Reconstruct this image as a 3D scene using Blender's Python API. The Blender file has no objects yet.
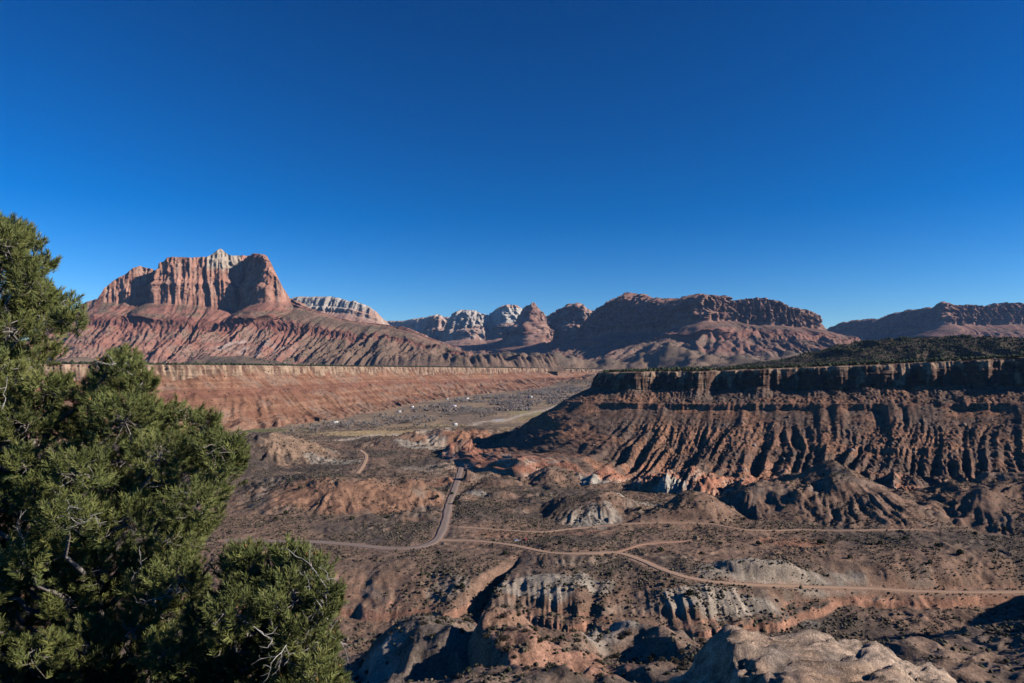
import bpy, math, random
import numpy as np
R = math.radians
rng = np.random.default_rng(7); random.seed(7)
sc = bpy.context.scene
COL = sc.collection

# ------------------------------------------------------------------ camera, sky, sun, exposure
F = 1024 * 24 / 36.0
HZ, HC = 368.0, 150.0
cam = bpy.data.objects.new('camera', bpy.data.cameras.new('camera')); COL.objects.link(cam)
cam.data.lens = 24; cam.data.sensor_width = 36
cam.data.clip_start = 0.1; cam.data.clip_end = 90000
cam.data.shift_y = (HZ - 341.5) / 1024.0
cam.location = (0, 0, HC); cam.rotation_euler = (R(90), 0, 0)
sc.camera = cam

SUN_AZ, SUN_EL = R(103), R(26.5)          # azimuth clockwise from +Y (the view direction)
sdir = np.array([math.sin(SUN_AZ) * math.cos(SUN_EL), math.cos(SUN_AZ) * math.cos(SUN_EL), math.sin(SUN_EL)])
world = bpy.data.worlds.new('World'); sc.world = world; world.use_nodes = True
nt = world.node_tree; nt.nodes.clear()
sky = nt.nodes.new('ShaderNodeTexSky'); sky.sky_type = 'NISHITA'; sky.sun_disc = False
sky.sun_elevation = SUN_EL; sky.sun_rotation = SUN_AZ
sky.altitude = 1500; sky.air_density = 1.0; sky.dust_density = 0.1; sky.ozone_density = 4.0
gam = nt.nodes.new('ShaderNodeGamma'); gam.inputs[1].default_value = 1.5
hsv = nt.nodes.new('ShaderNodeHueSaturation'); hsv.inputs['Saturation'].default_value = 1.2; hsv.inputs['Hue'].default_value = 0.502; hsv.inputs['Value'].default_value = 0.82
bg = nt.nodes.new('ShaderNodeBackground'); bg.inputs[1].default_value = 0.05
wo = nt.nodes.new('ShaderNodeOutputWorld')
nt.links.new(sky.outputs[0], gam.inputs[0]); nt.links.new(gam.outputs[0], hsv.inputs['Color'])
nt.links.new(hsv.outputs[0], bg.inputs[0]); nt.links.new(bg.outputs[0], wo.inputs[0])
sl = bpy.data.lights.new('sun', 'SUN'); sl.energy = 5.0; sl.angle = R(0.5); sl.color = (1.0, 0.93, 0.84)
so = bpy.data.objects.new('sun', sl); COL.objects.link(so); so.location = (300, -100, 400)
from mathutils import Vector
so.rotation_euler = Vector(-sdir).to_track_quat('-Z', 'Y').to_euler()
vs = sc.view_settings
sc.display_settings.display_device = 'sRGB'
vs.view_transform = 'Standard'; vs.look = 'None'; vs.gamma = 1; vs.use_curve_mapping = False; vs.exposure = 0.32
sc.render.engine = 'CYCLES'
sc.cycles.max_bounces = 4; sc.cycles.diffuse_bounces = 0; sc.cycles.glossy_bounces = 1
sc.cycles.transmission_bounces = 2; sc.cycles.volume_bounces = 0; sc.cycles.transparent_max_bounces = 6
sc.cycles.use_denoising = True; sc.cycles.denoiser = 'OPENIMAGEDENOISE'; sc.cycles.denoising_input_passes = 'RGB_ALBEDO_NORMAL'; sc.cycles.denoising_prefilter = 'FAST'; sc.render.filter_size = 1.0

# ------------------------------------------------------------------ noise and mesh helpers
_p = np.random.default_rng(3).permutation(256).astype(np.int32); _p = np.concatenate([_p, _p])
_ga = np.random.default_rng(4).uniform(0, 2 * np.pi, 256)
_gx, _gy = np.cos(_ga).astype(np.float32), np.sin(_ga).astype(np.float32)
def pn(x, y=0.0, seed=0):
    x, y = np.broadcast_arrays(np.asarray(x, np.float64) + seed * 17.31, np.asarray(y, np.float64) + seed * 9.77)
    xf, yf = np.floor(x), np.floor(y)
    xi, yi = xf.astype(np.int64) & 255, yf.astype(np.int64) & 255
    fx, fy = (x - xf).astype(np.float32), (y - yf).astype(np.float32)
    u, v = fx * fx * fx * (fx * (fx * 6 - 15) + 10), fy * fy * fy * (fy * (fy * 6 - 15) + 10)
    a, b = _p[xi], _p[(xi + 1) & 255]
    h00, h10, h01, h11 = _p[a + yi], _p[b + yi], _p[a + ((yi + 1) & 255)], _p[b + ((yi + 1) & 255)]
    n00 = _gx[h00] * fx + _gy[h00] * fy; n10 = _gx[h10] * (fx - 1) + _gy[h10] * fy
    n01 = _gx[h01] * fx + _gy[h01] * (fy - 1); n11 = _gx[h11] * (fx - 1) + _gy[h11] * (fy - 1)
    return ((n00 * (1 - u) + n10 * u) * (1 - v) + (n01 * (1 - u) + n11 * u) * v) * 1.5
def fbm(x, y=0.0, o=4, seed=0, g=0.5):
    r, a = 0, 1.0
    for i in range(o):
        r = r + a * pn(x * 2.0 ** i, y * 2.0 ** i if not np.isscalar(y) or y else 0.37 * i, seed + i); a *= g
    return r
def rdg(x, y=0.0, seed=0):                 # sharp crests at +1, valleys round -1
    return 1 - 2.6 * np.abs(pn(x, y, seed))
def ss(a, b, x):
    t = np.clip((x - a) / (b - a), 0, 1); return t * t * (3 - 2 * t)
def at(px, py, Y):
    return np.array([(px - 512) / F * Y, Y, HC - (py - HZ) * Y / F])
def mix(a, b, t):
    t = np.asarray(t)[..., None]; return np.asarray(a) * (1 - t) + np.asarray(b) * t

def tag(o, label=None, cat=None, group=None, kind=None):
    if label: o['label'] = label
    if cat: o['category'] = cat
    if group: o['group'] = group
    if kind: o['kind'] = kind
    return o
def mk_mesh(name, V, faces, mat, col=None, veg=None, smooth=True):
    """faces: list of int arrays (n,3) / (n,4)"""
    me = bpy.data.meshes.new(name); V = np.asarray(V, np.float32)
    me.vertices.add(len(V)); me.vertices.foreach_set('co', V.ravel())
    tot = np.concatenate([np.full(len(f), f.shape[1], np.int32) for f in faces])
    idx = np.concatenate([np.asarray(f, np.int32).ravel() for f in faces])
    st = np.concatenate([[0], np.cumsum(tot)[:-1]]).astype(np.int32)
    me.loops.add(len(idx)); me.loops.foreach_set('vertex_index', idx)
    me.polygons.add(len(tot)); me.polygons.foreach_set('loop_start', st)
    if smooth: me.polygons.foreach_set('use_smooth', np.ones(len(tot), bool))
    if col is not None:
        a = me.attributes.new('Col', 'FLOAT_COLOR', 'POINT')
        c = np.ones((len(V), 4), np.float32); c[:, :3] = np.asarray(col).reshape(-1, 3); a.data.foreach_set('color', c.ravel())
    if veg is not None:
        a = me.attributes.new('veg', 'FLOAT', 'POINT'); a.data.foreach_set('value', np.asarray(veg, np.float32).ravel())
    me.update(calc_edges=True)
    me.materials.append(mat)
    return me
def link(name, me, parent=None):
    o = bpy.data.objects.new(name, me); COL.objects.link(o)
    if parent: o.parent = parent
    return o
def grid_faces(ns, nt, wrap=False):
    i = np.arange(ns if wrap else ns - 1)[:, None]; j = np.arange(nt - 1)[None, :]
    a = i * nt + j; i2 = (i + 1) % ns; b = i2 * nt + j
    return np.stack([a, b, b + 1, a + 1], -1).reshape(-1, 4)
class MB:
    def __init__(s): s.V, s.T, s.Q, s.C, s.n = [], [], [], [], 0
    def add(s, V, F_, c=None):
        V = np.asarray(V, float); F_ = np.asarray(F_)
        (s.T if F_.shape[1] == 3 else s.Q).append(F_ + s.n); s.V.append(V); s.n += len(V)
        s.C.append(np.tile(c, (len(V), 1)) if c is not None and np.ndim(c) == 1 else (c if c is not None else np.ones((len(V), 3))))
    def box(s, x0, x1, y0, y1, z0, z1, c=None):
        V = [(x, y, z) for x in (x0, x1) for y in (y0, y1) for z in (z0, z1)]
        s.add(V, [(0, 1, 3, 2), (4, 6, 7, 5), (0, 4, 5, 1), (2, 3, 7, 6), (0, 2, 6, 4), (1, 5, 7, 3)], c)
    def tube(s, P, r, k=6, c=None):
        P = np.asarray(P, float); n = len(P); r = np.broadcast_to(r, n)
        T = np.gradient(P, axis=0); T /= np.linalg.norm(T, axis=1)[:, None] + 1e-9
        up = np.array([0.31, 0.17, 0.93]); A = np.cross(T, up); A /= np.linalg.norm(A, axis=1)[:, None] + 1e-9; B = np.cross(T, A)
        a = np.arange(k) * 2 * np.pi / k
        V = P[:, None] + r[:, None, None] * (np.cos(a)[None, :, None] * A[:, None] + np.sin(a)[None, :, None] * B[:, None])
        i = np.arange(n - 1)[:, None]; j = np.arange(k)[None]; j2 = (j + 1) % k
        s.add(V.reshape(-1, 3), np.stack([i * k + j, i * k + j2, (i + 1) * k + j2, (i + 1) * k + j], -1).reshape(-1, 4), c)
    def mesh(s, name, mat, smooth=False):
        fs = ([np.concatenate(s.T)] if s.T else []) + ([np.concatenate(s.Q)] if s.Q else [])
        return mk_mesh(name, np.concatenate(s.V), fs, mat, np.concatenate(s.C), smooth=smooth)
    def build(s, name, mat, parent=None, smooth=False):
        return link(name, s.mesh(name, mat, smooth), parent)
def ico(sub):
    import bmesh
    bm = bmesh.new(); bmesh.ops.create_icosphere(bm, subdivisions=sub, radius=1)
    V = np.array([v.co[:] for v in bm.verts]); T = np.array([[v.index for v in f.verts] for f in bm.faces]); bm.free()
    return V, T

# ------------------------------------------------------------------ materials
def base_mat(name):
    m = bpy.data.materials.new(name); m.use_nodes = True
    b = m.node_tree.nodes['Principled BSDF']; b.inputs['Roughness'].default_value = 0.92
    b.inputs['Specular IOR Level'].default_value = 0.12
    return m, m.node_tree, b
def terrain_mat(name, fine, veg_scale, bump, vegcol=(0.035, 0.038, 0.022), strata=0.0, contrast=0.55):
    """fine: metres of the finest mottling; veg_scale: metres of one shrub"""
    m, t, b = base_mat(name); N, L = t.nodes.new, t.links.new
    g = N('ShaderNodeNewGeometry'); at_ = N('ShaderNodeAttribute'); at_.attribute_name = 'Col'
    vg = N('ShaderNodeAttribute'); vg.attribute_name = 'veg'
    def noise(sc_, det, ro=0.6):
        n = N('ShaderNodeTexNoise'); n.inputs['Scale'].default_value = sc_; n.inputs['Detail'].default_value = det
        n.inputs['Roughness'].default_value = ro; L(g.outputs['Position'], n.inputs['Vector']); return n
    n1, n2 = noise(1 / (fine * 9), 6), noise(1 / fine, 4, 0.7)
    def mr(src, a, b_, c, d):
        r = N('ShaderNodeMapRange'); L(src, r.inputs[0])
        for k, v in zip((1, 2, 3, 4), (a, b_, c, d)): r.inputs[k].default_value = v
        return r
    def mul(a, b_):
        x = N('ShaderNodeMath'); x.operation = 'MULTIPLY'; L(a, x.inputs[0])
        (L(b_, x.inputs[1]) if not isinstance(b_, float) else setattr(x.inputs[1], 'default_value', b_)); return x
    f = mul(mr(n1.outputs[0], .3, .7, 1 - contrast * .7, 1 + contrast * .7).outputs[0], mr(n2.outputs[0], .3, .7, 1 - contrast, 1 + contrast).outputs[0])
    v = N('ShaderNodeVectorMath'); v.operation = 'SCALE'; L(at_.outputs['Color'], v.inputs[0]); L(f.outputs[0], v.inputs['Scale'])
    vo = N('ShaderNodeTexVoronoi'); vo.inputs['Scale'].default_value = 1 / veg_scale; L(g.outputs['Position'], vo.inputs['Vector'])
    d = mr(vo.outputs['Distance'], .28, .42, 1, 0)
    sep = N('ShaderNodeSeparateColor'); L(vo.outputs['Color'], sep.inputs[0])
    lt = N('ShaderNodeMath'); lt.operation = 'LESS_THAN'; L(sep.outputs[0], lt.inputs[0]); L(vg.outputs['Fac'], lt.inputs[1])
    k = mul(d.outputs[0], lt.outputs[0])
    mx = N('ShaderNodeMix'); mx.data_type = 'RGBA'; L(k.outputs[0], mx.inputs[0]); L(v.outputs[0], mx.inputs[6]); mx.inputs[7].default_value = (*vegcol, 1)
    L(mx.outputs[2], b.inputs['Base Color'])
    bp = N('ShaderNodeBump'); bp.inputs['Strength'].default_value = bump; bp.inputs['Distance'].default_value = fine * 0.9
    ad = N('ShaderNodeMath'); ad.operation = 'MULTIPLY_ADD'; L(n1.outputs[0], ad.inputs[0]); ad.inputs[1].default_value = 3.0; L(n2.outputs[0], ad.inputs[2])
    L(ad.outputs[0], bp.inputs['Height']); L(bp.outputs[0], b.inputs['Normal'])
    return m
def col_mat(name, var=0.3, scale=3.0, rough=0.92, spec=0.12, bump=0.0):
    m, t, b = base_mat(name); N, L = t.nodes.new, t.links.new
    b.inputs['Roughness'].default_value = rough; b.inputs['Specular IOR Level'].default_value = spec
    a = N('ShaderNodeAttribute'); a.attribute_name = 'Col'
    n = N('ShaderNodeTexNoise'); n.inputs['Scale'].default_value = scale; n.inputs['Detail'].default_value = 5
    tc = N('ShaderNodeNewGeometry'); L(tc.outputs['Position'], n.inputs['Vector'])
    r = N('ShaderNodeMapRange'); L(n.outputs[0], r.inputs[0]); r.inputs[1].default_value = .3; r.inputs[2].default_value = .7
    r.inputs[3].default_value = 1 - var; r.inputs[4].default_value = 1 + var
    v = N('ShaderNodeVectorMath'); v.operation = 'SCALE'; L(a.outputs['Color'], v.inputs[0]); L(r.outputs[0], v.inputs['Scale'])
    L(v.outputs[0], b.inputs['Base Color'])
    if bump:
        bp = N('ShaderNodeBump'); bp.inputs['Strength'].default_value = bump; bp.inputs['Distance'].default_value = 0.5 / scale
        L(n.outputs[0], bp.inputs['Height']); L(bp.outputs[0], b.inputs['Normal'])
    return m
M_ground = terrain_mat('valley_soil', 0.9, 2.6, 0.5)
M_mesa = terrain_mat('mesa_rock', 1.1, 3.0, 0.6)
M_farmesa = terrain_mat('far_mesa_rock', 3.0, 6.0, 0.5, contrast=0.4)
M_mount = terrain_mat('mountain_rock', 9.0, 22.0, 0.55, vegcol=(0.06, 0.062, 0.035), contrast=0.33)
M_plain = col_mat('plain_matte', 0.18, 1.2)
M_needle = col_mat('pine_needles', 0.35, 2.0, rough=0.6, spec=0.25)
M_bark = col_mat('grey_bark', 0.4, 30.0)
M_leaf = col_mat('shrub_foliage', 0.3, 0.8)
M_rock = col_mat('loose_rock', 0.35, 1.5, bump=0.4)
M_paint = col_mat('car_paint', 0.03, 1.0, rough=0.3, spec=0.5)
M_glass = col_mat('dark_glass', 0.03, 1.0, rough=0.1, spec=0.6)

# ------------------------------------------------------------------ the valley ground as one height function
def interp(x, pts):
    p = np.array(pts, float); return np.interp(x, p[:, 0], p[:, 1])
MOUNDS = [  # X, Y, rx, ry, rot, height, flatness(1 cone..4 flat)
    (-395, 1130, 120, 95, 0.2, 42, 1.3), (-470, 1010, 130, 150, 0.0, 30, 1.4),
    (-200, 770, 120, 85, -0.1, 27, 1.4), (-330, 850, 150, 110, 0.0, 26, 1.3), (-110, 770, 60, 60, 0, 14, 1.5),
    (-95, 1365, 125, 60, 0.12, 31, 2.6), (-235, 1330, 80, 60, 0.1, 17, 1.6),
    (80, 705, 56, 50, 0.3, 21, 1.5), (118, 735, 45, 40, 0.3, 11, 1.6), (165, 680, 58, 40, 0.2, 12, 1.7), (200, 700, 45, 40, 0.2, 14, 1.5),
    (350, 745, 92, 135, 0.3, 46, 1.0), (270, 740, 50, 80, 0.3, 20, 1.2), (485, 700, 85, 120, 0.3, 32, 1.1), (560, 700, 70, 110, 0.3, 50, 1.0),
    (-60, 905, 45, 22, 0, 9, 2), (-20, 870, 30, 20, 0, 10, 2), (20, 960, 60, 40, 0, 14, 1.6), (60, 900, 50, 35, 0.3, 12, 1.7), (-12, 800, 24, 14, 0, 7, 2.2),
    (186, 508, 36, 13, -0.05, 7.5, 2.6), (40, 560, 60, 40, 0, 5, 2),
    # near side of the wash: rounded bare knolls with steep left flanks
    (-36, 248, 34, 32, 0.2, 19, 2.0), (-5, 226, 25, 22, 0.1, 14, 2.4), (26, 258, 46, 40, 0, 7, 2), (-95, 330, 50, 40, 0, 8, 2), (60, 225, 44, 30, .2, 4, 2), (42, 205, 40, 22, .1, 3, 2)]
def rimY(x):
    return np.where(x > 10, np.maximum(3.0, np.minimum(0.3 * (x - 60), 140)), np.where(x < -9, 3 - 0.35 * (-9 - x), 3.0))
YE = [(-700, 560), (-400, 520), (-190, 488), (-119, 474), (-60, 462), (19, 452), (75, 440), (119, 434), (170, 442), (245, 490), (420, 505), (800, 560)]
ROADS = []
def h0(x, y, detail=True):
    x = np.asarray(x, float); y = np.asarray(y, float)
    wx = x + 9 * pn(x / 60, y / 60, 11) + 4 * pn(x / 22, y / 22, 12); wy = y + 9 * pn(x / 60, y / 60, 13) + 4 * pn(x / 22, y / 22, 14)
    r = np.hypot(x, y)
    # floor, rising up-valley to the high benches the mountains stand on
    z = np.interp(y, [-1e5, 2300, 4300, 5200, 6500, 9000, 1e5], [0, 0, 24, 60, 175, 215, 240.0])
    far = ss(3800, 5600, r)
    z = z + far * (65 * fbm(x / 620, y / 620, 4, 21) + 35 * fbm(x / 260, y / 260, 3, 25) * ss(4600, 5600, r))
    for (X, Y, rx, ry, H) in ((-1100, 5300, 420, 260, 70), (-420, 5600, 700, 320, 150), (-900, 5750, 500, 300, 105), (120, 6000, 420, 300, 120), (430, 5850, 360, 300, 90), (830, 6000, 420, 300, 100), (1400, 5900, 450, 300, 105)):
        q = ((x - X) / rx) ** 2 + ((y - Y) / ry) ** 2
        z = z + H * np.exp(-q * 1.4) * (0.85 + 0.3 * fbm(x / 190, y / 190, 3, 31))
    sideL = ss(-900, -1500, x) * ss(900, 1500, y) * 120 + ss(900, 1500, x) * 120 * ss(700, 1300, y)
    z = z + sideL
    mid = (1 - ss(1300, 2400, r))
    z = z + 3.0 * fbm(x / 130, y / 130, 3, 41) * (0.3 + 0.7 * mid)
    # small badland lumps on the middle ground
    lump = np.clip(fbm(wx / 70, wy / 48, 3, 45) - 0.12, 0, None)
    z = z + 10 * lump * ss(620, 700, y) * (1 - ss(1150, 1500, y)) * ss(-260, -80, x)
    for (X, Y, rx, ry, a, H, fl) in MOUNDS:
        ca, sa = math.cos(a), math.sin(a)
        sel = (np.abs(x - X) < 2 * max(rx, ry)) & (np.abs(y - Y) < 2 * max(rx, ry))
        if not np.any(sel): continue
        k = 0.6 if fl < 1.2 else 1.0
        dx, dy = (wx[sel] - X), (wy[sel] - Y); u, v = (ca * dx + sa * dy) / rx, (-sa * dx + ca * dy) / ry
        q = np.sqrt(u * u + v * v)
        ang = np.arctan2(v, u); rel = 1 + (0.06 * rdg(ang * 3.2 + X, q * 0.8, 51) + .05 * rdg(ang * 8 + Y, q * 1.5, 52)) * ss(0.15, .6, q) + .05 * fbm(wx[sel] / 14, wy[sel] / 14, 3, 53)
        z[sel] = z[sel] + H * np.clip(1 - (q * rel) ** fl, 0, None) ** (1.0 if fl > 1.7 else 1.15)
    # terrace edge above the wash
    ye = interp(x, YE) + 11 * pn(x / 55, 0.3, 61) + 5 * pn(x / 19, y / 60, 62)
    gx = -33 + (y - 455) * 0.45
    notch = np.exp(-((x - gx) / 7.0) ** 2)
    ye = ye + 42 * notch + 10 * np.exp(-((x - 52 - (y - 450) * .2) / 6) ** 2)
    fl_a = .75 * np.clip(np.exp(-((x - 25) / 34) ** 2) + np.exp(-((x - 125) / 48) ** 2) + 1.6 * pn(x / 60, .4, 66) * .3 + .12, .08, 1)
    flute = (rdg(x / 8.5, y / 60, 63) * 2.3 + rdg(x / 3.6, y / 30, 64) * .8 + pn(x / 16, .2, 65) * 3) * fl_a
    u = (y - ye + flute * 1.2)
    soft = np.interp(u, [-400, -2, 1.5, 14, 40, 60, 90], [-24, -22, -18, -14.5, -3.5, -.5, 0.0])
    hard = np.interp(u, [-400, -1, 1.5, 13, 18, 30, 42, 70], [-24, -23, -18.5, -14.5, -8, -1.8, -.3, 0.0])
    wash = soft + (hard - soft) * fl_a
    z = z + wash * (1 - ss(600, 640, y))
    # the camera's own mesa and its talus
    rm = rimY(x) + 8 * pn(x / 40, 0.1, 71) * ss(25, 60, np.abs(x))
    d = (y - rm) * (1 + .12 * ss(60, 160, x))
    cap = np.hypot(x - 640, y - np.clip(y, -50, 246)) - 120 + 14 * pn(x / 50, y / 50, 75)      # unseen promontory added off to the right to shade the lower right wash
    d = np.minimum(d, cap * 1.75)
    nz = np.interp(d, [-400, -30, 0, 3.2, 10, 24, 38, 62, 110, 172, 235, 300, 335, 385, 430],
                   [172, 150, 148.2, 144.5, 142, 137.5, 120, 100, 84, 66, 48, 27, 8, -18, -40.0])
    nz = nz + (fbm(wx / 48, wy / 60, 4, 72) * 7 + rdg(wx / 19, wy / 26, 73) * 1.3) * ss(60, 150, d) * (1 - ss(330, 400, d)) + 10 * ss(60, 200, x) * (1 - ss(-20, 60, d))  # last term: unseen plateau on the right raised to lengthen its shadow
    near = np.maximum(nz, -60)
    for (X, Y, rx, ry, a, H, fl) in MOUNDS[-6:]:
        sel = (np.abs(x - X) < 2 * rx) & (np.abs(y - Y) < 2 * ry)
        if not np.any(sel): continue
        uu = (wx[sel] - X) / rx; uu = np.where(uu < 0, uu * 2.6, uu * 0.7); q = np.sqrt(uu ** 2 + ((wy[sel] - Y) / ry) ** 2)
        near[sel] += H * np.clip(1 - (q * (1 + .13 * fbm(wx[sel] / 16, wy[sel] / 16, 3, 91))) ** fl, 0, None)
    w = 1 - ss(330, 420, d)
    z = np.where(d < 430, np.maximum(near, z - 200 * ss(0, 1, w) * (near > z)), z)
    if detail:
        k = ss(60, 160, r) * (1 - ss(1500, 3500, r))
        z = z + k * (0.9 * rdg(wx / 26, wy / 26, 81) + .5 * rdg(wx / 9, wy / 9, 83) * (.4 + ss(-.1, .4, pn(x / 70, y / 70, 84))) + 0.45 * fbm(x / 6, y / 6, 3, 82))
    return z
def pix2ground(px, py, hf=None, r0=60, r1=9000):
    px = np.atleast_1d(np.asarray(px, float)); py = np.atleast_1d(np.asarray(py, float))
    Ys = np.exp(np.linspace(math.log(r0), math.log(r1), 1400))
    out = []
    for a, b in zip(px, py):
        X = (a - 512) / F * Ys; Z = HC - (b - HZ) * Ys / F
        H = (hf or h)(X, Ys); hit = np.nonzero(Z < H)[0]
        i = hit[0] if len(hit) else len(Ys) - 1
        out.append((X[i], Ys[i], H[i]))
    return np.array(out)
def smooth_path(P, step):
    P = np.asarray(P, float); Q = np.vstack([2 * P[0] - P[1], P, 2 * P[-1] - P[-2]]); res = []
    for i in range(1, len(Q) - 2):
        p0, p1, p2, p3 = Q[i - 1:i + 3]; n = max(2, int(np.linalg.norm(p2 - p1) / step))
        t = np.linspace(0, 1, n, endpoint=False)[:, None]
        res.append(0.5 * ((2 * p1) + (-p0 + p2) * t + (2 * p0 - 5 * p1 + 4 * p2 - p3) * t ** 2 + (-p0 + 3 * p1 - 3 * p2 + p3) * t ** 3))
    return np.vstack(res + [P[-1:]])
ROAD_PX = [
    ('paved_road', [(462, 463), (457, 480), (450, 497), (447, 512), (443, 528), (436, 540), (420, 546), (390, 548), (350, 546), (310, 542), (270, 540), (225, 541)], 8.0, (0.27, 0.20, 0.162), 'two lane road with faded grey surface bending across the valley', 'road'),
    ('dirt_road', [(440, 540), (475, 543), (510, 546), (550, 550), (585, 553), (615, 554), (640, 560), (660, 569), (690, 577), (730, 583), (790, 587), (860, 590), (940, 591), (1060, 592)], 5.5, (0.41, 0.265, 0.18), 'wide pale dirt road running along the terrace to the right', 'dirt road'),
    ('dirt_road', [(458, 527), (500, 530), (540, 533), (565, 530), (600, 527), (650, 524), (700, 522), (715, 526), (740, 531), (770, 532), (800, 530), (850, 531), (900, 528), (935, 531)], 3.2, (0.41, 0.265, 0.18), 'thin dirt track below the dark mesa slope', 'dirt road'),
    ('dirt_road', [(600, 554), (622, 551), (640, 546), (660, 543), (690, 541)], 3.0, (0.42, 0.24, 0.16), 'short dirt spur branching off the wide dirt road', 'dirt road'),
    ('dirt_road', [(357, 474), (364, 464), (366, 456), (360, 450)], 6.0, (0.45, 0.29, 0.19), 'short sandy track beside the tan mound', 'dirt road'),
]
H0F = lambda x, y: h0(x, y, False)
for nm, pts, w, c, lab, cat in ROAD_PX:
    P = pix2ground([p[0] for p in pts], [p[1] for p in pts], H0F)
    S = smooth_path(P[:, :2], 6.0)
    zz = H0F(S[:, 0], S[:, 1]); k = np.ones(21) / 21
    zz = np.convolve(np.pad(zz, 10, 'edge'), k, 'valid')
    ROADS.append((nm, S, zz, w, c, lab, cat))
def road_dist(x, y):
    """nearest road: distance beyond its edge, its height"""
    best = np.full(x.shape, 1e9); bz = np.zeros(x.shape)
    for nm, S, zz, w, c, lab, cat in ROADS:
        lo, hi = S.min(0) - 25, S.max(0) + 25
        sel = np.nonzero(((x > lo[0]) & (x < hi[0]) & (y > lo[1]) & (y < hi[1])).ravel())[0]
        xs, ys = x.ravel()[sel], y.ravel()[sel]
        bd = np.full(len(sel), 1e9); bzz = np.zeros(len(sel))
        for i in range(len(S) - 1):
            a, b = S[i], S[i + 1]
            m = np.nonzero((np.abs(xs - (a[0] + b[0]) / 2) < 30) & (np.abs(ys - (a[1] + b[1]) / 2) < 30))[0]
            if not len(m): continue
            ab = b - a; t = np.clip(((xs[m] - a[0]) * ab[0] + (ys[m] - a[1]) * ab[1]) / (ab @ ab + 1e-9), 0, 1)
            dd = np.hypot(xs[m] - a[0] - t * ab[0], ys[m] - a[1] - t * ab[1]) - w / 2
            up = dd < bd[m]; bd[m[up]] = dd[up]; bzz[m[up]] = (zz[i] + (zz[i + 1] - zz[i]) * t)[up]
        fb, fz = best.ravel(), bz.ravel()
        up = bd < fb[sel]; fb[sel[up]] = bd[up]; fz[sel[up]] = bzz[up]
        best, bz = fb.reshape(x.shape), fz.reshape(x.shape)
    return best, bz
def h(x, y):
    x = np.asarray(x, float); y = np.asarray(y, float)
    z = h0(x, y); d, rz = road_dist(x, y)
    w = 1 - ss(1.5, 9, d)
    return np.where(d < 9, z * (1 - w) + (rz - 0.25) * w, z)

th = np.concatenate([np.arange(-46, 46, 0.07), np.arange(46, 90, 0.35), np.arange(90, 270, 3.0), np.arange(270, 314, 1.0)])
th = np.radians(th)
rr = np.concatenate([[0.05, 1.0, 2.0], np.arange(3, 12, 0.7), np.exp(np.linspace(math.log(12), math.log(150), 70, endpoint=False)),
                     np.exp(np.linspace(math.log(150), math.log(720), 620, endpoint=False)), np.exp(np.linspace(math.log(720), math.log(1700), 380, endpoint=False)),
                     np.exp(np.linspace(math.log(1700), math.log(7000), 240, endpoint=False)), np.exp(np.linspace(math.log(7000), math.log(16500), 26))])
TH, RR = np.meshgrid(th, rr, indexing='ij'); GX, GY = np.sin(TH) * RR, np.cos(TH) * RR
GZ = h(GX, GY)
GZ = GZ - (RR > 12000) * 0.0
# geology: base colours only
dr = np.gradient(GZ, axis=1) / np.gradient(RR, axis=1); dt = np.gradient(GZ, axis=0) / (np.gradient(TH, axis=0) * RR + 1e-6)
slope = np.hypot(dr, dt)
nA, nB, nC = fbm(GX / 150, GY / 150, 4, 101), fbm(GX / 45, GY / 45, 4, 102), fbm(GX / 14, GY / 14, 3, 103)
C = mix((0.165, 0.112, 0.082), (0.225, 0.14, 0.096), ss(-.5, .6, nA + .5 * nB))
C = mix(C, (0.10, 0.078, 0.062), ss(.05, .6, -nA + .4 * nB + 0.05) * 0.8)
redm = ss(.35, .62, slope + .12 * nC)
pale = ss(.12, .5, nB + .3 * nC + 0.25 * pn(GX / 90, GY / 90, 104))
C = mix(C, mix((0.25, 0.145, 0.098), (0.33, 0.28, 0.225), pale * .6 * ss(400, 440, RR)), redm * .5)
C = mix(C, (0.15, 0.105, 0.078), ss(.1, .5, nC + .5 * nA) * .45)
def patch(px, py, Y, rx, ry, col, amt=1.0, rough=.5, zc=None):
    global C
    X = (px - 512) / F * Y
    q = np.sqrt(((GX - X) / rx) ** 2 + ((GY - Y) / ry) ** 2) + rough * nB + .25 * nC
    C = mix(C, col, amt * (1 - ss(.75, 1.05, q)))
TAN, PALE, RED, DARK, GRASS = (0.27, 0.175, 0.115), (0.32, 0.275, 0.22), (0.29, 0.145, 0.09), (0.075, 0.058, 0.048), (0.17, 0.16, 0.075)
patch(255, 470, 1010, 160, 190, DARK, .85); patch(250, 440, 1180, 75, 90, DARK, .8); patch(360, 480, 830, 200, 60, DARK, .6)
patch(302, 447, 1120, 62, 70, TAN, .9); patch(335, 455, 1085, 40, 25, PALE, .7); patch(370, 492, 735, 115, 35, (0.27, 0.145, 0.09), .8)
patch(470, 440, 1325, 110, 26, RED, .9, .3); patch(415, 452, 1290, 45, 25, PALE, .8); patch(475, 450, 1285, 90, 16, PALE, .7)
patch(590, 512, 665, 30, 26, PALE, .8); patch(560, 505, 715, 34, 50, DARK, .6); patch(430, 487, 880, 22, 16, RED, .9); patch(453, 470, 905, 22, 20, RED, .9)
patch(470, 500, 800, 22, 14, PALE, .9); patch(640, 500, 740, 40, 25, PALE, .7); patch(430, 455, 1010, 50, 40, PALE, .35)
patch(790, 541, 590, 30, 18, RED, .9); patch(770, 574, 505, 66, 20, PALE, .7); patch(540, 520, 620, 80, 14, RED, .35)
nearr = (1 - ss(380, 430, RR)); C = mix(C, mix((0.135, 0.102, 0.08), (0.215, 0.145, 0.105), ss(-.2, .4, nB + nC * .5)), nearr * .8)
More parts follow.
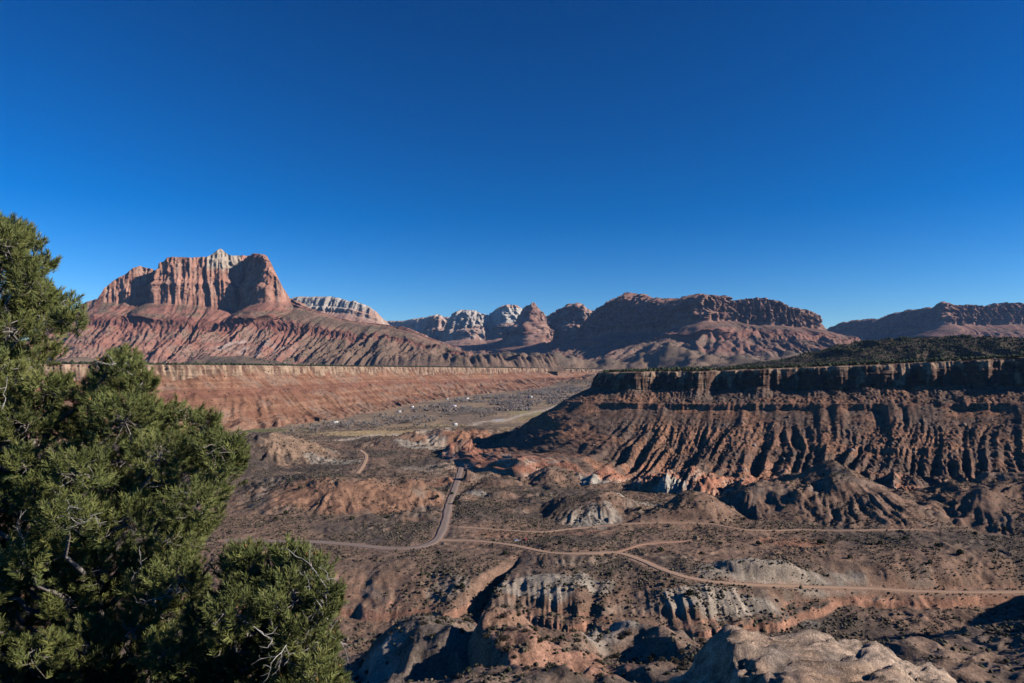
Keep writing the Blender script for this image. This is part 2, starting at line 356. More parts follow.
patch(520, 655, 225, 22, 40, (0.29, 0.165, 0.11), .8); patch(600, 640, 250, 16, 22, PALE, .7); patch(590, 668, 200, 26, 16, (0.29, 0.155, 0.105), .9); patch(380, 640, 250, 40, 45, (0.16, 0.125, 0.10), .8)
patch(350, 668, 230, 14, 16, PALE, .8)
patch(545, 588, 482, 34, 12, PALE, .75); patch(725, 600, 462, 56, 13, PALE, .75); patch(600, 590, 480, 12, 8, PALE, .6); patch(450, 582, 490, 14, 12, PALE, .4)
# valley meadows
C = mix(C, mix((0.25, 0.18, 0.125), (0.36, 0.255, 0.155), ss(-.15, .25, nA)), ss(1450, 1650, RR) * (1 - ss(4300, 5000, RR)) * .75)
patch(385, 436, 1560, 150, 85, (0.42, 0.30, 0.155), .95, .25); patch(255, 429, 1640, 130, 45, (0.15, 0.15, 0.06), .9, .25); patch(440, 425, 1780, 90, 50, (0.33, 0.25, 0.13), .8)
patch(540, 412, 2250, 110, 130, (0.33, 0.27, 0.13), .9, .25); patch(575, 403, 2750, 160, 160, (0.33, 0.25, 0.13), .8, .3); patch(500, 421, 1960, 26, 60, (0.5, 0.46, 0.42), .9, .1); patch(520, 416, 2050, 60, 50, (0.30, 0.23, 0.10), .8)
fc = mix((0.21, 0.14, 0.095), (0.155, 0.112, 0.078), ss(-.3, .3, fbm(GX / 400, GY / 400, 3, 106)))
C = mix(C, fc, ss(4300, 5000, RR))
WASH = smooth_path(pix2ground([612, 575, 548, 522, 503, 478, 448, 425, 395, 365, 340, 310], [393, 401, 409, 415, 421.5, 423, 429, 430, 434.5, 437, 441, 441], H0F)[:, :2], 12.0)
wd = np.full(GX.shape, 1e9); sel = (RR > 1300) & (RR < 4200) & (np.abs(GX) < 1500) 
xs, ys = GX[sel], GY[sel]; b_ = np.full(len(xs), 1e9)
for q0 in WASH: b_ = np.minimum(b_, (xs - q0[0]) ** 2 + (ys - q0[1]) ** 2)
wd[sel] = np.sqrt(b_)
C = mix(C, (0.47, 0.37, 0.275), (1 - ss(8, 20, wd + 9 * nC)) * .85)
ledge = ss(.42, .75, slope) * ss(-13.5, -15.5, GZ) * (RR > 380) * (RR < 640)
C = mix(C, mix((0.36, 0.185, 0.12), (0.24, 0.125, 0.085), ss(-.3, .3, nC)), ledge * .9)
rd, _ = road_dist(GX, GY)
C = mix(C, (0.34, 0.205, 0.14), (1 - ss(0.5, 5 + 3 * nC, rd)) * .7)
VEG = np.clip(.42 + .5 * nB + .25 * nA, .05, .8) * (1 - .75 * redm) * ss(600, 1100, RR) * (1 - 0.5 * ss(1500, 1700, RR) * (1 - ss(3600, 4300, RR)))
VEG = np.where(rd < 3, 0, VEG)
nt_, nr_ = len(th), len(rr)
me = mk_mesh('valley_ground', np.stack([GX, GY, GZ], -1).reshape(-1, 3), [grid_faces(nt_, nr_, True)[:, ::-1]], M_ground, C.reshape(-1, 3), VEG)
tag(link('valley_ground', me), 'brown scrub covered valley floor with dry washes and low mounds', 'ground', kind='structure')

for nm, S, zz, w, c, lab, cat in ROADS:
    T = np.gradient(S, axis=0); T /= np.linalg.norm(T, axis=1)[:, None]; n = np.stack([-T[:, 1], T[:, 0]], 1)
    wv = w / 2 * (1 + .28 * pn(np.arange(len(S)) / 4, 0.2, 5))[:, None]
    offs = [(-1.15, -1.2), (-1, .0), (-.55, .05), (-.15, .09), (.15, .09), (.55, .05), (1, .0), (1.15, -1.2)]
    V = np.stack([np.concatenate([S + n * wv * o, (zz + 0.12 + dz)[:, None]], 1) for o, dz in offs], 1)
    cc = np.array(c) * (1 + .12 * pn(np.arange(len(S))[:, None] / 4, np.arange(8)[None], 9))[..., None] * np.array([.7, .72, 1.1, .88, .88, 1.1, .72, .7])[None, :, None]
    fc_ = grid_faces(len(S), 8)
    tag(link(nm, mk_mesh(nm, V.reshape(-1, 3), [fc_], M_plain, cc.reshape(-1, 3))), lab, cat, kind='structure')

# ------------------------------------------------------------------ swept cliffs: rim path x profile
def gsm(a, n):
    if n < 2: return a
    k = np.hanning(2 * n + 1); k /= k.sum(); return np.stack([np.convolve(np.pad(a[:, i], n, 'edge'), k, 'valid') for i in range(a.shape[1])], 1)
SW = {}
def sweep(name, ctrl, prof, ds, disp, color, mat, label, cat, nsm=20, plan_smooth=True, blend=None, jag=0.0, jl=40.0, seed=0):
    """ctrl rows: X,Y,then values interpolated along the path. prof(vals)->list of (d, z, n)"""
    c = np.array(ctrl, float)
    if plan_smooth:
        P = smooth_path(c[:, :2], ds * 2)
    else: P = c[:, :2]
    L0 = np.concatenate([[0], np.cumsum(np.hypot(*np.diff(P, axis=0).T))])
    s = np.linspace(0, L0[-1], int(L0[-1] / ds) + 1)
    P = np.stack([np.interp(s, L0, P[:, k]) for k in (0, 1)], 1)
    # path parameter of control points: nearest sample
    sc_ = np.array([s[np.argmin(np.hypot(P[:, 0] - q[0], P[:, 1] - q[1]))] for q in c]); sc_ = np.maximum.accumulate(sc_)
    vals = [np.interp(s, sc_, c[:, k]) for k in range(2, c.shape[1])]
    if jag: vals[0] = vals[0] + jag * fbm(s / jl, 0.0, 4, seed + 7, .6)
    T = gsm(np.gradient(P, axis=0), nsm); T /= np.linalg.norm(T, axis=1)[:, None]; N = np.stack([T[:, 1], -T[:, 0]], 1)
    pr = prof(s, *vals); D, Z, V = [], [], []
    full = lambda a: np.broadcast_to(a, s.shape).astype(float)
    for i in range(len(pr) - 1):
        d0, z0, _ = pr[i]; d1, z1, n = pr[i + 1]
        t = np.linspace(0, 1, n, endpoint=(i == len(pr) - 2))[None]
        D.append(full(d0)[:, None] * (1 - t) + full(d1)[:, None] * t); Z.append(full(z0)[:, None] * (1 - t) + full(z1)[:, None] * t); V.append(i + t[0])
    D, Z, V = np.hstack(D), np.hstack(Z), np.broadcast_to(np.concatenate(V)[None], (len(s), sum(len(v) for v in V)))
    S2 = np.broadcast_to(s[:, None], D.shape)
    dd, dz = disp(S2, V, D, Z, vals)
    Dp, Zp = D + dd, Z + dz
    X = P[:, :1] + N[:, :1] * Dp; Y = P[:, 1:] + N[:, 1:] * Dp
    if blend:
        v0, v1, nb = blend; nb = min(nb, len(s) // 3); Ps = gsm(P, nb); Ts = gsm(np.gradient(Ps, axis=0), nb // 2); Ts /= np.linalg.norm(Ts, axis=1)[:, None]
        off = ((P - Ps) * np.stack([Ts[:, 1], -Ts[:, 0]], 1)).sum(1); dmin = D[:, int(np.searchsorted(V[0], v0))][:, None]
        w = ss(v0, v1, V); X = X * (1 - w) + (Ps[:, :1] + Ts[:, 1:] * Dp) * w; Y = Y * (1 - w) + (Ps[:, 1:] - Ts[:, :1] * Dp) * w
    G = np.stack([X, Y, Zp], -1)
    col, veg = color(S2, V, D, Zp, G, vals)
    me = mk_mesh(name, G.reshape(-1, 3), [grid_faces(*D.shape)], mat, col.reshape(-1, 3), veg)
    o = tag(link(name, me), label, cat, kind='structure')
    SW[label] = (G, V)
    return o

# --- dark mesa on the right
def prof_r(s, zr, hc, zf, w):
    return [(-700, zr + 8, 2), (-60, zr + 3, 14), (-8, zr + 0.5, 22), (0, zr - 1 - 7 * ss(.12, .4, fbm(s / 36, .2, 3, 243)), 5), (2.5, zr - hc * .3, 14), (5, zr - hc * .38, 6), (10, zr - hc * (1 + .22 * pn(s / 38, .3, 241)), 44), (56, zr - hc - 22, 38), (59, zr - hc - 23.5 - 7.5 * ss(-.35, .1, fbm(s / 70, .7, 3, 242)), 14),
            (196 * w, zf + 16, 150), (305 * w, zf - 2, 90), (345 * w, zf - 22, 12)]
def disp_r(s, v, d, z, vals):
    cl = ss(1.6, 2.6, v) * (1 - ss(5.7, 6.6, v))
    al = 12 * pn(s / 75, 0.1, 201) + 10 * pn(s / 33, 0.2, 202) - 3.0 * np.abs(pn(s / 13, z / 80, 203)) * 2 - 1.6 * np.abs(pn(s / 5, z / 40, 204)) * 2
    led = 1.4 * pn(z / 5.0 + s / 300, s / 60, 205) + .8 * pn(z / 1.9 + s / 200, s / 25, 206)
    top = 1 - ss(1.9, 2.05, v)
    dd = al * (cl + ss(.9, 1.8, v) * (1 - ss(1.8, 1.9, v)) * 0) + led * cl
    dd = np.where(v < 2, al * ss(1.0, 2.0, v), dd)
    dd = np.where((v > 6) & (v < 8), dd + al * (1 - ss(6, 7.5, v)) * .5, dd)
    b2 = ss(6.7, 7.0, v) * (1 - ss(8, 8.4, v)); dd = dd + b2 * (3 * pn(s / 16, 0, 207) + 1.5 * pn(s / 6, z / 20, 208))
    # gullies: crests run downslope, slanting along the face
    q = ss(7.9, 10.0, v); sk = s + d * 0.12
    wv = 60 * pn(s / 150, d / 320, 210) + 22 * pn(s / 55, d / 110, 225) + 8 * pn(s / 34, d / 50, 211)
    big = rdg((sk + wv) / 62, d / 420, 212); md = rdg((sk + wv * .7) / 27, d / 200, 213); sm = rdg((sk + wv * .4) / 11, d / 70, 214)
    up = ss(8.0, 8.5, v); low = ss(9.0, 10.2, v)
    qq = .6 + .4 * q; dz = up * qq * ((2.0 + 7.0 * q) * big * (.6 + 1.2 * np.abs(pn(s / 200, .4, 226)) * 2) + 9 * q * rdg((sk + wv * .6) / 170, d / 900, 227) + (3.6 + 1.8 * q) * md * (.5 + 1.3 * np.abs(pn(s / 130, d / 90, 222)) * 2) + 2.3 * sm) + up * (.9 * fbm(s / 17, d / 15, 3, 228) + 1.0 * rdg((sk + .5 * wv) / 8.5, d / 60, 229))
    tz = (z + dz) / 13 + .5 * pn(s / 70, d / 60, 223); fr = tz - np.floor(tz); dz = dz + up * 3.0 * (ss(.25, .75, fr) - fr) * ss(-.2, .3, pn(s / 60, z / 20, 224)) + up * (1.5 * pn(s / 4.5, d / 6, 215) + .8 * pn(s / 2.4, d / 2.6, 216))
    dz = dz + low * 3.0 * rdg(s / 17, d / 22, 217) + low * 1.2 * rdg(s / 6, d / 7, 218)
    rub = ss(6.0, 6.2, v) * (1 - ss(6.9, 7, v)); dz = dz + rub * (2.2 * pn(s / 14, d / 20, 219) + 1.4 * pn(s / 4, d / 4, 220))
    dz = dz - up * 9 * q * ss(.2, .9, q) * (1 - low)
    fade = 1 - ss(10.6, 11, v); dz = dz * (0.3 + .7 * fade)
    dz = dz + (1 - ss(1, 2, v)) * 1.2 * fbm(s / 40, d / 40, 3, 221)
    return dd, dz
def col_r(s, v, d, z, G, vals):
    zr = vals[0][:, None]; n1 = fbm(s / 30, z / 12, 3, 231); n2 = fbm(s / 70, d / 40, 3, 232); n3 = pn(s / 5, z / 3, 233)
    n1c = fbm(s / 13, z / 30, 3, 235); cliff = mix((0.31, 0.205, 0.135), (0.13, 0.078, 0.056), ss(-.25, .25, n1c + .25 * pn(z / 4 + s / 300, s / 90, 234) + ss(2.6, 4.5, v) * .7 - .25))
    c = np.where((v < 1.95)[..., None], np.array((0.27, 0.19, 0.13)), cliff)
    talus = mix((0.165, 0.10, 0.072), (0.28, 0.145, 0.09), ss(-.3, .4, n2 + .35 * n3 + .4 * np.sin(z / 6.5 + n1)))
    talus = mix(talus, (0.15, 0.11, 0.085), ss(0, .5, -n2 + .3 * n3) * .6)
    low = mix((0.36, 0.16, 0.10), (0.42, 0.30, 0.22), ss(.1, .5, np.sin(z / 2.6 + 2 * n1) * .4 + n3 * .6))
    low = mix(low, (0.42, 0.38, 0.31), ss(10.2, 10.7, v + .5 * n2) * ss(0, .35, n2 + .3 * n3))
    tl = mix(talus, low, ss(9.1, 9.9, v + .6 * n2))
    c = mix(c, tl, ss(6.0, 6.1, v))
    c = mix(c, np.array((0.30, 0.145, 0.095)), ss(6.98, 7.02, v) * (1 - ss(7.98, 8.02, v)) * .7)
    c = mix(c, np.array((0.20, 0.13, 0.09)), ss(10.5, 11, v) * .6)
    veg = np.where(v < 1.9, .6, np.where(v < 6, .03, .33 + .4 * n2 - .25 * ss(9.2, 10, v)))
    return c, veg
RC = [(520, 1830, 141, 26, 20, .9), (360, 1560, 141, 26, 10, .75), (215, 1320, 141, 26, 2, .74), (150, 1200, 142, 26, 0, .82), (190, 1150, 143, 27, 0, .88), (300, 1112, 144, 28, 0, .96), (440, 1050, 150, 31, 0, 1), (590, 985, 157, 34, 2, 1),
      (736, 905, 166, 37, 6, 1), (900, 815, 170, 37, 6, 1), (1100, 700, 172, 37, 6, 1), (1400, 640, 172, 37, 10, 1)]
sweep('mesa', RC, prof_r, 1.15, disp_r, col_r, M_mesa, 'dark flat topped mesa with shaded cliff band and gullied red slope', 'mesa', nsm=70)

# --- long red mesa on the left
def prof_l(s, zr, hc, zf):
    return [(-900, zr + 4, 2), (-70, zr + 1, 8), (-6, zr, 10), (0, zr - 1 - 9 * ss(.15, .5, fbm(s / 45, .6, 3, 330)), 4), (5, zr - hc * (1 + .9 * fbm(s / 60, .2, 3, 329)) * .95, 26), (22, zr - hc - 11, 8), (60, zr - hc - 38, 22), (62, zr - hc - 42, 5), (165, zf + 22, 34), (235, zf - 1, 34), (275, zf - 20, 6)]
def disp_l(s, v, d, z, vals):
    al = 14 * pn(s / 120, 0.1, 301) + 9 * pn(s / 45, 0.2, 302) - 14 * np.abs(pn(s / 19, z / 90, 303)) - 7 * np.abs(pn(s / 7, z / 50, 304))
    cl = ss(1.0, 2.0, v) * (1 - ss(4.6, 6, v)); dd = al * cl + ss(2.2, 3, v) * (1 - ss(4, 4.2, v)) * (1.6 * pn(z / 5, s / 80, 305))
    q = ss(5, 8.0, v); sk = s + d * .8; wv = 26 * pn(s / 110, d / 130, 306)
    dz = 2.2 * pn(s / 14, d / 14, 331) * ss(4.2, 5, v) + q * (6 * rdg((sk + wv) / 110, d / 500, 307) + 3.2 * rdg((sk + wv) / 42, d / 200, 308) * (.3 + 1.6 * np.abs(pn(s / 160, d / 120, 328)) * 2) + 1.9 * rdg((sk + wv) / 17, d / 80, 309))
    dz = dz + ss(8, 9, v) * 3.5 * rdg((sk + wv) / 30, d / 300, 310) - q * 4
    dz = dz * (1 - .7 * ss(9.5, 10, v))
    return dd, dz
def col_l(s, v, d, z, G, vals):
    zr = vals[0][:, None]; n1 = fbm(s / 40, z / 14, 3, 321); n2 = fbm(s / 110, d / 60, 3, 322); n3 = pn((s + d * .8) / 14, d / 80, 323)
    cliff = mix((0.37, 0.25, 0.165), (0.19, 0.11, 0.075), ss(-.3, .3, .6 * fbm(s / 26, z / 60, 3, 327) + .7 * pn(s / 11, z / 40, 324)))
    c = np.where((v < 1.95)[..., None], np.array((0.27, 0.18, 0.12)), cliff)
    st = pn((z - zr) / 9, s / 900, 325) + .5 * pn((z - zr) / 3.5, s / 500, 326)
    sl_ = mix((0.21, 0.10, 0.06), (0.31, 0.165, 0.10), ss(-.3, .45, .6 * st + .5 * n3 + .3 * n2)); sl_ = mix(sl_, (0.25, 0.165, 0.12), ss(0, .45, n2 - .3 * n3) * .6)
    sl_ = mix(sl_, (0.33, 0.20, 0.135), ss(8.2, 9.2, v) * ss(-.1, .3, n3) * .7)
    c = mix(c, sl_, ss(4.0, 4.5, v))
    c = mix(c, np.array((0.17, 0.075, 0.05)), ss(5.7, 5.95, v) * (1 - ss(7.0, 7.3, v)) * .75)
    c = mix(c, np.array((0.24, 0.16, 0.11)), ss(9, 9.8, v) * .6)
    return c, np.where(v < 1.9, .7, np.where(v < 5, .04, .14 + .2 * n2))
LC = [(-1500, 1250, 160, 28, 0), (-1250, 1450, 159, 28, 0), (-1010, 1600, 159, 28, 0), (-885, 1710, 158, 28, 0), (-805, 1840, 158, 30, 0), (-760, 2010, 158, 28, 0), (-690, 2400, 157, 28, 0), (-640, 2760, 156, 29, 2),
      (-500, 3300, 155, 30, 8), (-180, 4050, 152, 30, 20), (60, 4600, 150, 30, 30), (330, 5050, 146, 26, 50), (600, 5350, 140, 20, 70), (900, 5600, 135, 15, 85)]
sweep('mesa', LC, prof_l, 2.2, disp_l, col_l, M_farmesa, 'long sunlit red mesa with pale rim rock on the left of the valley', 'mesa', nsm=60)

# --- mountains
def massif(name, label, pts, zb, L, ds, palette, ledges=(0.45,), width=500, cliff_d=.25, amp=1.0, seed=0, jag=10, dome=0.0, vegamt=.35, rug=.5, nsm=25):
    """pts: (px, py rim, depth Y, py of the cliff foot)"""
    ctrl = [(*at(p[0], p[1], p[2]), HC - (p[3] - HZ) * p[2] / F) for p in pts]
    def prof(s, zr, zc):
        zc = np.minimum(zc, zr - 4); hc = zr - zc; zt = zc - zb
        out = [(-width, zb - 30, 2), (-width * .45, zb + (zr - zb) * .5, 10), (-60 - hc * dome * .5, zr - hc * dome * .25, 14), (0, zr, 10)]
        if dome: out += [(hc * dome * .6, zr - hc * dome * .3, 14), (hc * dome * .95, zr - hc * dome, 14)]
        c0 = hc * dome * .95
        out += [(c0 + (hc * (1 - dome)) * cliff_d * .5, zr - hc * dome - hc * (1 - dome) * .45, 40), (c0 + 18 + (hc * (1 - dome)) * cliff_d * .8, zr - hc * dome - hc * (1 - dome) * .55, 10), (c0 + 18 + hc * (1 - dome) * cliff_d, zc, 40)]
        d = c0 + 18 + hc * cliff_d; z = zc; last = 0
        for k in ledges:
            out.append((d + L * (k - .02 - last * 0) * .98, zb + zt * (1 - k) + zt * .085, 50)); out.append((d + L * k, zb + zt * (1 - k) - zt * .085, 18))
        out.append((d + L, zb, 50)); out.append((d + L * 1.25, zb - 60, 6))
        return out
    ndome = 2 if dome else 0
    vc0, vc1 = 3, 3 + ndome + 3                   # cliff zone of v
    def disp(s, v, d, z, vals):
        a = amp
        ck = np.clip((vals[0] - vals[1]) / 260, .08, 1)[:, None]; al = 22 * pn(s / 420, 0.1, seed) + 24 * rdg(s / 230, z / 2500, seed + 1) * .6 - 46 * np.abs(pn(s / 95 + z / 1500, z / 900, seed + 2)) - 34 * np.abs(pn(s / 44, z / 600, seed + 3)) - 18 * np.abs(pn(s / 21, z / 300, seed + 4))
        led = 3.5 * pn(z / 60 + s / 900, s / 300, seed + 5) + 2.0 * pn(z / 20 + s / 500, s / 120, seed + 6)
        cl = ss(vc0 - .9, vc0 + .4, v) * (1 - ss(vc1 - .3, vc1 + 1.2, v))
        dd = a * ck * (al * cl + led * ss(vc0, vc0 + .5, v) * (1 - ss(vc1 - .2, vc1, v)))
        tp = ss(vc0 - 1.2, vc0 - .2, v) * (1 - ss(vc1 - .8, vc1, v)); dd = dd + a * ck * rug * tp * (60 * (.3 - np.abs(pn(s / 75, z / 150, seed + 15))) + 38 * (.3 - np.abs(pn(s / 34, z / 60, seed + 16))) + 9 * pn(s / 16, z / 14, seed + 17))
        q = ss(vc1 - .2, vc1 + 1.0, v); end = 1 - ss(v.max() - 1, v.max(), v)
        wv = 60 * pn(s / 260, d / 400, seed + 8)
        sp = rdg((s + wv) / 300, d / 1600, seed + 9) * 1.0 + .8 * rdg((s + wv) / 120, d / 700, seed + 10) + .5 * rdg((s + wv * .5) / 48, d / 260, seed + 11) + .3 * rdg(s / 20, d / 60, seed + 12)
        dz = q * end * a * sp * 36 * (0.35 + .65 * ss(vc1, v.max() - 1, v))
        dd = dd + q * end * (12 * pn(s / 40, z / 60, seed + 13) + 6 * pn(s / 16, z / 30, seed + 14)) * a
        return dd, dz
    def color(s, v, d, z, G, vals):
        n1 = fbm(s / 160, z / 90, 3, seed + 21); n2 = fbm(s / 300, d / 200, 3, seed + 22); n3 = pn(s / 26, z / 220, seed + 23) + .6 * pn(s / 11, z / 120, seed + 26); n4 = pn(s / 60, z / 50, seed + 24)
        p = palette
        cl = mix(p['cliff'], p['cliff2'], ss(-.25, .35, n1 + .55 * n3)); cl = mix(cl, p['streak'], ss(.1, .5, n3 + .3 * n4) * .6)
        if 'cap' in p: 
            px = 512 + F * G[..., 0] / G[..., 1]; k = p['capf'](px, HZ - F * (z - HC) / G[..., 1]); cl = mix(cl, p['cap'], ss(-.25, .25, k + .35 * n1 + .3 * n3))
        tl = mix(p['talus'], p['talus2'], ss(-.3, .35, n2 + .35 * n4)); tl = mix(tl, p['low'], ss(.3, .9, (v - vc1) / (v.max() - vc1) + .3 * n2) * .8)
        band = pn((z - zb) / 42, s / 1500, seed + 25); tl = mix(tl, p['band'], ss(.1, .4, band) * .5)
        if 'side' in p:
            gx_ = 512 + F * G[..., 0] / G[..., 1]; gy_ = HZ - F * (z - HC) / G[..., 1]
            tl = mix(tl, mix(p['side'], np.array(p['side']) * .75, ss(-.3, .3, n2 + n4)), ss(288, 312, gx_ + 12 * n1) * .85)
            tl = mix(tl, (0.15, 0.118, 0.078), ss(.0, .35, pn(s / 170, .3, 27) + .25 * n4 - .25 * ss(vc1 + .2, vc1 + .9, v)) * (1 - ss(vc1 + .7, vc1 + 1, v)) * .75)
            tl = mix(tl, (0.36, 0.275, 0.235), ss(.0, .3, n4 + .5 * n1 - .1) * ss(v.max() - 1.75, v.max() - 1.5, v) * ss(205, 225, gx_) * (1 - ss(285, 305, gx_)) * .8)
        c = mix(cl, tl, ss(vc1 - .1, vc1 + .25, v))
        for i in range(len(ledges)):
            c = mix(c, p['band'], ss(vc1 + 1 + 2 * i - .15, vc1 + 1 + 2 * i, v) * (1 - ss(vc1 + 2 + 2 * i, vc1 + 2 + 2 * i + .15, v)) * .7)
        veg = np.where(v < vc0, .4, np.where(v < vc1, .05, vegamt + .5 * n2))
        return c, veg
    return sweep(name, ctrl, prof, ds, disp, color, M_mount, label, 'mountain', nsm=nsm, plan_smooth=False, blend=(vc1 - .05, vc1 + 1.6, int(800 / ds)), jag=jag, jl=130, seed=seed)
RED1 = dict(cliff=(0.40, 0.20, 0.135), cliff2=(0.27, 0.13, 0.09), streak=(0.46, 0.30, 0.22), talus=(0.30, 0.14, 0.098), talus2=(0.20, 0.13, 0.088), low=(0.30, 0.175, 0.13), band=(0.23, 0.09, 0.066),
            side=(0.20, 0.135, 0.092), cap=(0.40, 0.32, 0.245), capf=lambda x, y: ss(202, 212, x) * (1 - ss(236, 246, x)) * 1.6 * ss(275, 258, y) - .6)
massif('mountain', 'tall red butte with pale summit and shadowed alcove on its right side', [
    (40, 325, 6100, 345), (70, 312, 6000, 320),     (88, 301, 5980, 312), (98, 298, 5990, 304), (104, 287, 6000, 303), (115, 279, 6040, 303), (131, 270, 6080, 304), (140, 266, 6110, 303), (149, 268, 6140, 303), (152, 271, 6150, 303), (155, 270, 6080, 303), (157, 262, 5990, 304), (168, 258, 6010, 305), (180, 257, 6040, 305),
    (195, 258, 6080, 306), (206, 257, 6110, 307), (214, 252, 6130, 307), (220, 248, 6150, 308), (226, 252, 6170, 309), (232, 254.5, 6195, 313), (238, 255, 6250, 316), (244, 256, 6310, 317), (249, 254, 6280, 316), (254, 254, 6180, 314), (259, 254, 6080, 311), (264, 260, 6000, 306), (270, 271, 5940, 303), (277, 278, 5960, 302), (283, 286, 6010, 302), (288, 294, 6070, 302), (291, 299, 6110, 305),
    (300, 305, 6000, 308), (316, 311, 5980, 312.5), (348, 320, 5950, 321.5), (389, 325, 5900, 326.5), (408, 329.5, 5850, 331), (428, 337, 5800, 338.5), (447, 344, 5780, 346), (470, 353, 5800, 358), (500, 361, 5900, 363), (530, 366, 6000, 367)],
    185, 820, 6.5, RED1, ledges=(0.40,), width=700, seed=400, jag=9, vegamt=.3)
GREY = dict(cliff=(0.33, 0.18, 0.13), cliff2=(0.23, 0.12, 0.09), streak=(0.38, 0.24, 0.18), talus=(0.25, 0.135, 0.1), talus2=(0.18, 0.12, 0.09), low=(0.25, 0.165, 0.12), band=(0.26, 0.12, 0.085))
massif('mountain', 'broad dark red butte with long cliff top above the far end of the dark mesa', [
    (585, 325, 8900, 345), (593, 318, 8700, 344), (601, 309, 8500, 340), (608, 302, 8350, 338), (615, 297.5, 8250, 336), (628, 293.5, 8080, 333), (642, 294.5, 7900, 333), (651, 297.5, 7780, 333), (663, 298, 7580, 333), (675, 299, 7400, 333), (684, 299, 7220, 332), (692, 294.5, 6980, 328), (704, 293.5, 6800, 322), (716, 294, 6850, 322),
    (727, 296, 6950, 322), (733, 300, 7000, 324), (745, 299, 7000, 325), (757, 298, 7000, 326), (774, 299, 7000, 326), (783, 302, 7000, 327), (789, 306, 7020, 328), (797, 306.5, 7020, 328), (806, 308, 7020, 329), (814, 312, 7060, 330), (818, 321, 7150, 332), (822, 327, 7300, 334), (833, 336, 7400, 341), (842, 342, 7400, 347), (860, 352, 7450, 356)],
    205, 900, 7.0, GREY, ledges=(0.4,), width=900, seed=430, jag=15, dome=.34, rug=1.9, vegamt=.3)
massif('mountain', 'long flat red ridge at the right end of the skyline', [
    (822, 333, 11500, 343), (829, 328.5, 11300, 340), (840, 323, 11000, 338), (858, 320, 10600, 336), (880, 318, 10200, 335), (894, 313, 9900, 334), (909, 310, 9500, 334), (928, 308, 9000, 333), (937, 308, 8700, 332), (940, 303.5, 8500, 330), (943, 302, 8450, 326), (947, 303, 8450, 325), (954, 305.5, 8500, 326), (970, 304, 8500, 326),
    (985, 306, 8500, 326), (990, 304, 8500, 325), (1009, 303, 8500, 325), (1024, 302.5, 8500, 325), (1060, 303, 8500, 325), (1120, 306, 8500, 326), (1200, 318, 8600, 332)],
    215, 1000, 8.0, GREY, ledges=(0.45,), width=900, seed=460, jag=13, dome=.26, rug=1.6, vegamt=.25)
WHITE = dict(cliff=(0.50, 0.40, 0.33), cliff2=(0.44, 0.27, 0.20), streak=(0.56, 0.48, 0.41), talus=(0.36, 0.21, 0.155), talus2=(0.28, 0.17, 0.13), low=(0.30, 0.18, 0.13), band=(0.38, 0.21, 0.16))
W2 = dict(WHITE, cliff=(0.42, 0.27, 0.2), cap=(0.47, 0.40, 0.335), capf=lambda x, y: ss(322, 310, y) * 1.6 - .6)
massif('mountain', 'pale white topped mountain half hidden behind the tall red butte', [
    (270, 306, 8600, 318), (284, 300, 8400, 316), (296, 296.5, 8300, 314), (310, 296.5, 8250, 313), (324, 296.3, 8200, 312), (339, 297.5, 8150, 313), (348, 301.5, 8100, 313), (354, 300.5, 8080, 314), (362, 303.5, 8060, 317), (370, 307, 8040, 319), (377, 312, 8050, 322), (385, 320, 8100, 327), (395, 330, 8200, 335)],
    215, 700, 9.0, dict(W2, capf=lambda x, y: ss(316, 302, y) * 2 - .9), width=700, cliff_d=.5, seed=480, jag=9, dome=.3, vegamt=.2)
massif('mountain', 'hazy distant plateau wall closing the valley left of the white dome', [
    (370, 322, 13500, 340), (389, 320.5, 13300, 338), (400, 321, 13100, 338), (411, 319, 12900, 338), (433, 315.5, 12600, 338), (447, 317, 12400, 338), (460, 316, 12300, 340), (480, 316, 12200, 340), (500, 318, 12200, 340), (530, 320, 12200, 342), (560, 322, 12300, 345)],
    240, 900, 12.0, dict(WHITE, cliff=(0.42, 0.33, 0.27)), width=900, seed=500, jag=10, dome=.2)
massif('mountain', 'small pale dome peak leftmost of the far canyon peaks', [
    (428, 325, 11300, 338), (433, 317, 11200, 337), (437, 314, 11100, 336), (441, 315, 11050, 336), (445, 318.5, 11050, 338), (449, 327, 11150, 342)],
    240, 600, 10.0, W2, width=500, cliff_d=.35, amp=1.0, seed=520, jag=5, rug=1.3, dome=.3)
massif('mountain', 'broad white dome with red foot in the far canyon', [
    (448, 330, 10900, 345), (453, 318, 10700, 342), (457, 312.5, 10500, 342), (462, 309.5, 10350, 341), (470, 310, 10300, 340), (477, 310.5, 10300, 340), (482, 313.5, 10300, 341), (487, 314, 10350, 342), (491, 318, 10500, 344), (494, 330, 10700, 350)],
    240, 700, 10.0, dict(W2, capf=lambda x, y: ss(330, 320, y) * 1.6 - .6), width=600, cliff_d=.35, amp=.95, seed=540, jag=5, rug=1.3, dome=.3)
massif('mountain', 'white temple shaped peak with flat orange cap rock in the far canyon', [
    (485, 332, 11200, 347), (491, 318, 10900, 344), (495, 312, 10600, 342), (499, 308, 10400, 340), (504, 305.8, 10300, 339), (507, 304.2, 10250, 339), (513, 304.6, 10250, 339), (518, 306, 10300, 339), (521, 309, 10350, 340), (524, 316, 10500, 345), (530, 332, 10700, 350)],
    240, 700, 10.0, dict(W2, cap=(0.60, 0.54, 0.46), capf=lambda x, y: ss(328, 318, y) * 1.6 - .6 - 1.6 * ss(308.6, 307.6, y)), width=600, cliff_d=.35, amp=.95, seed=560, jag=3, rug=1.3, dome=.25)
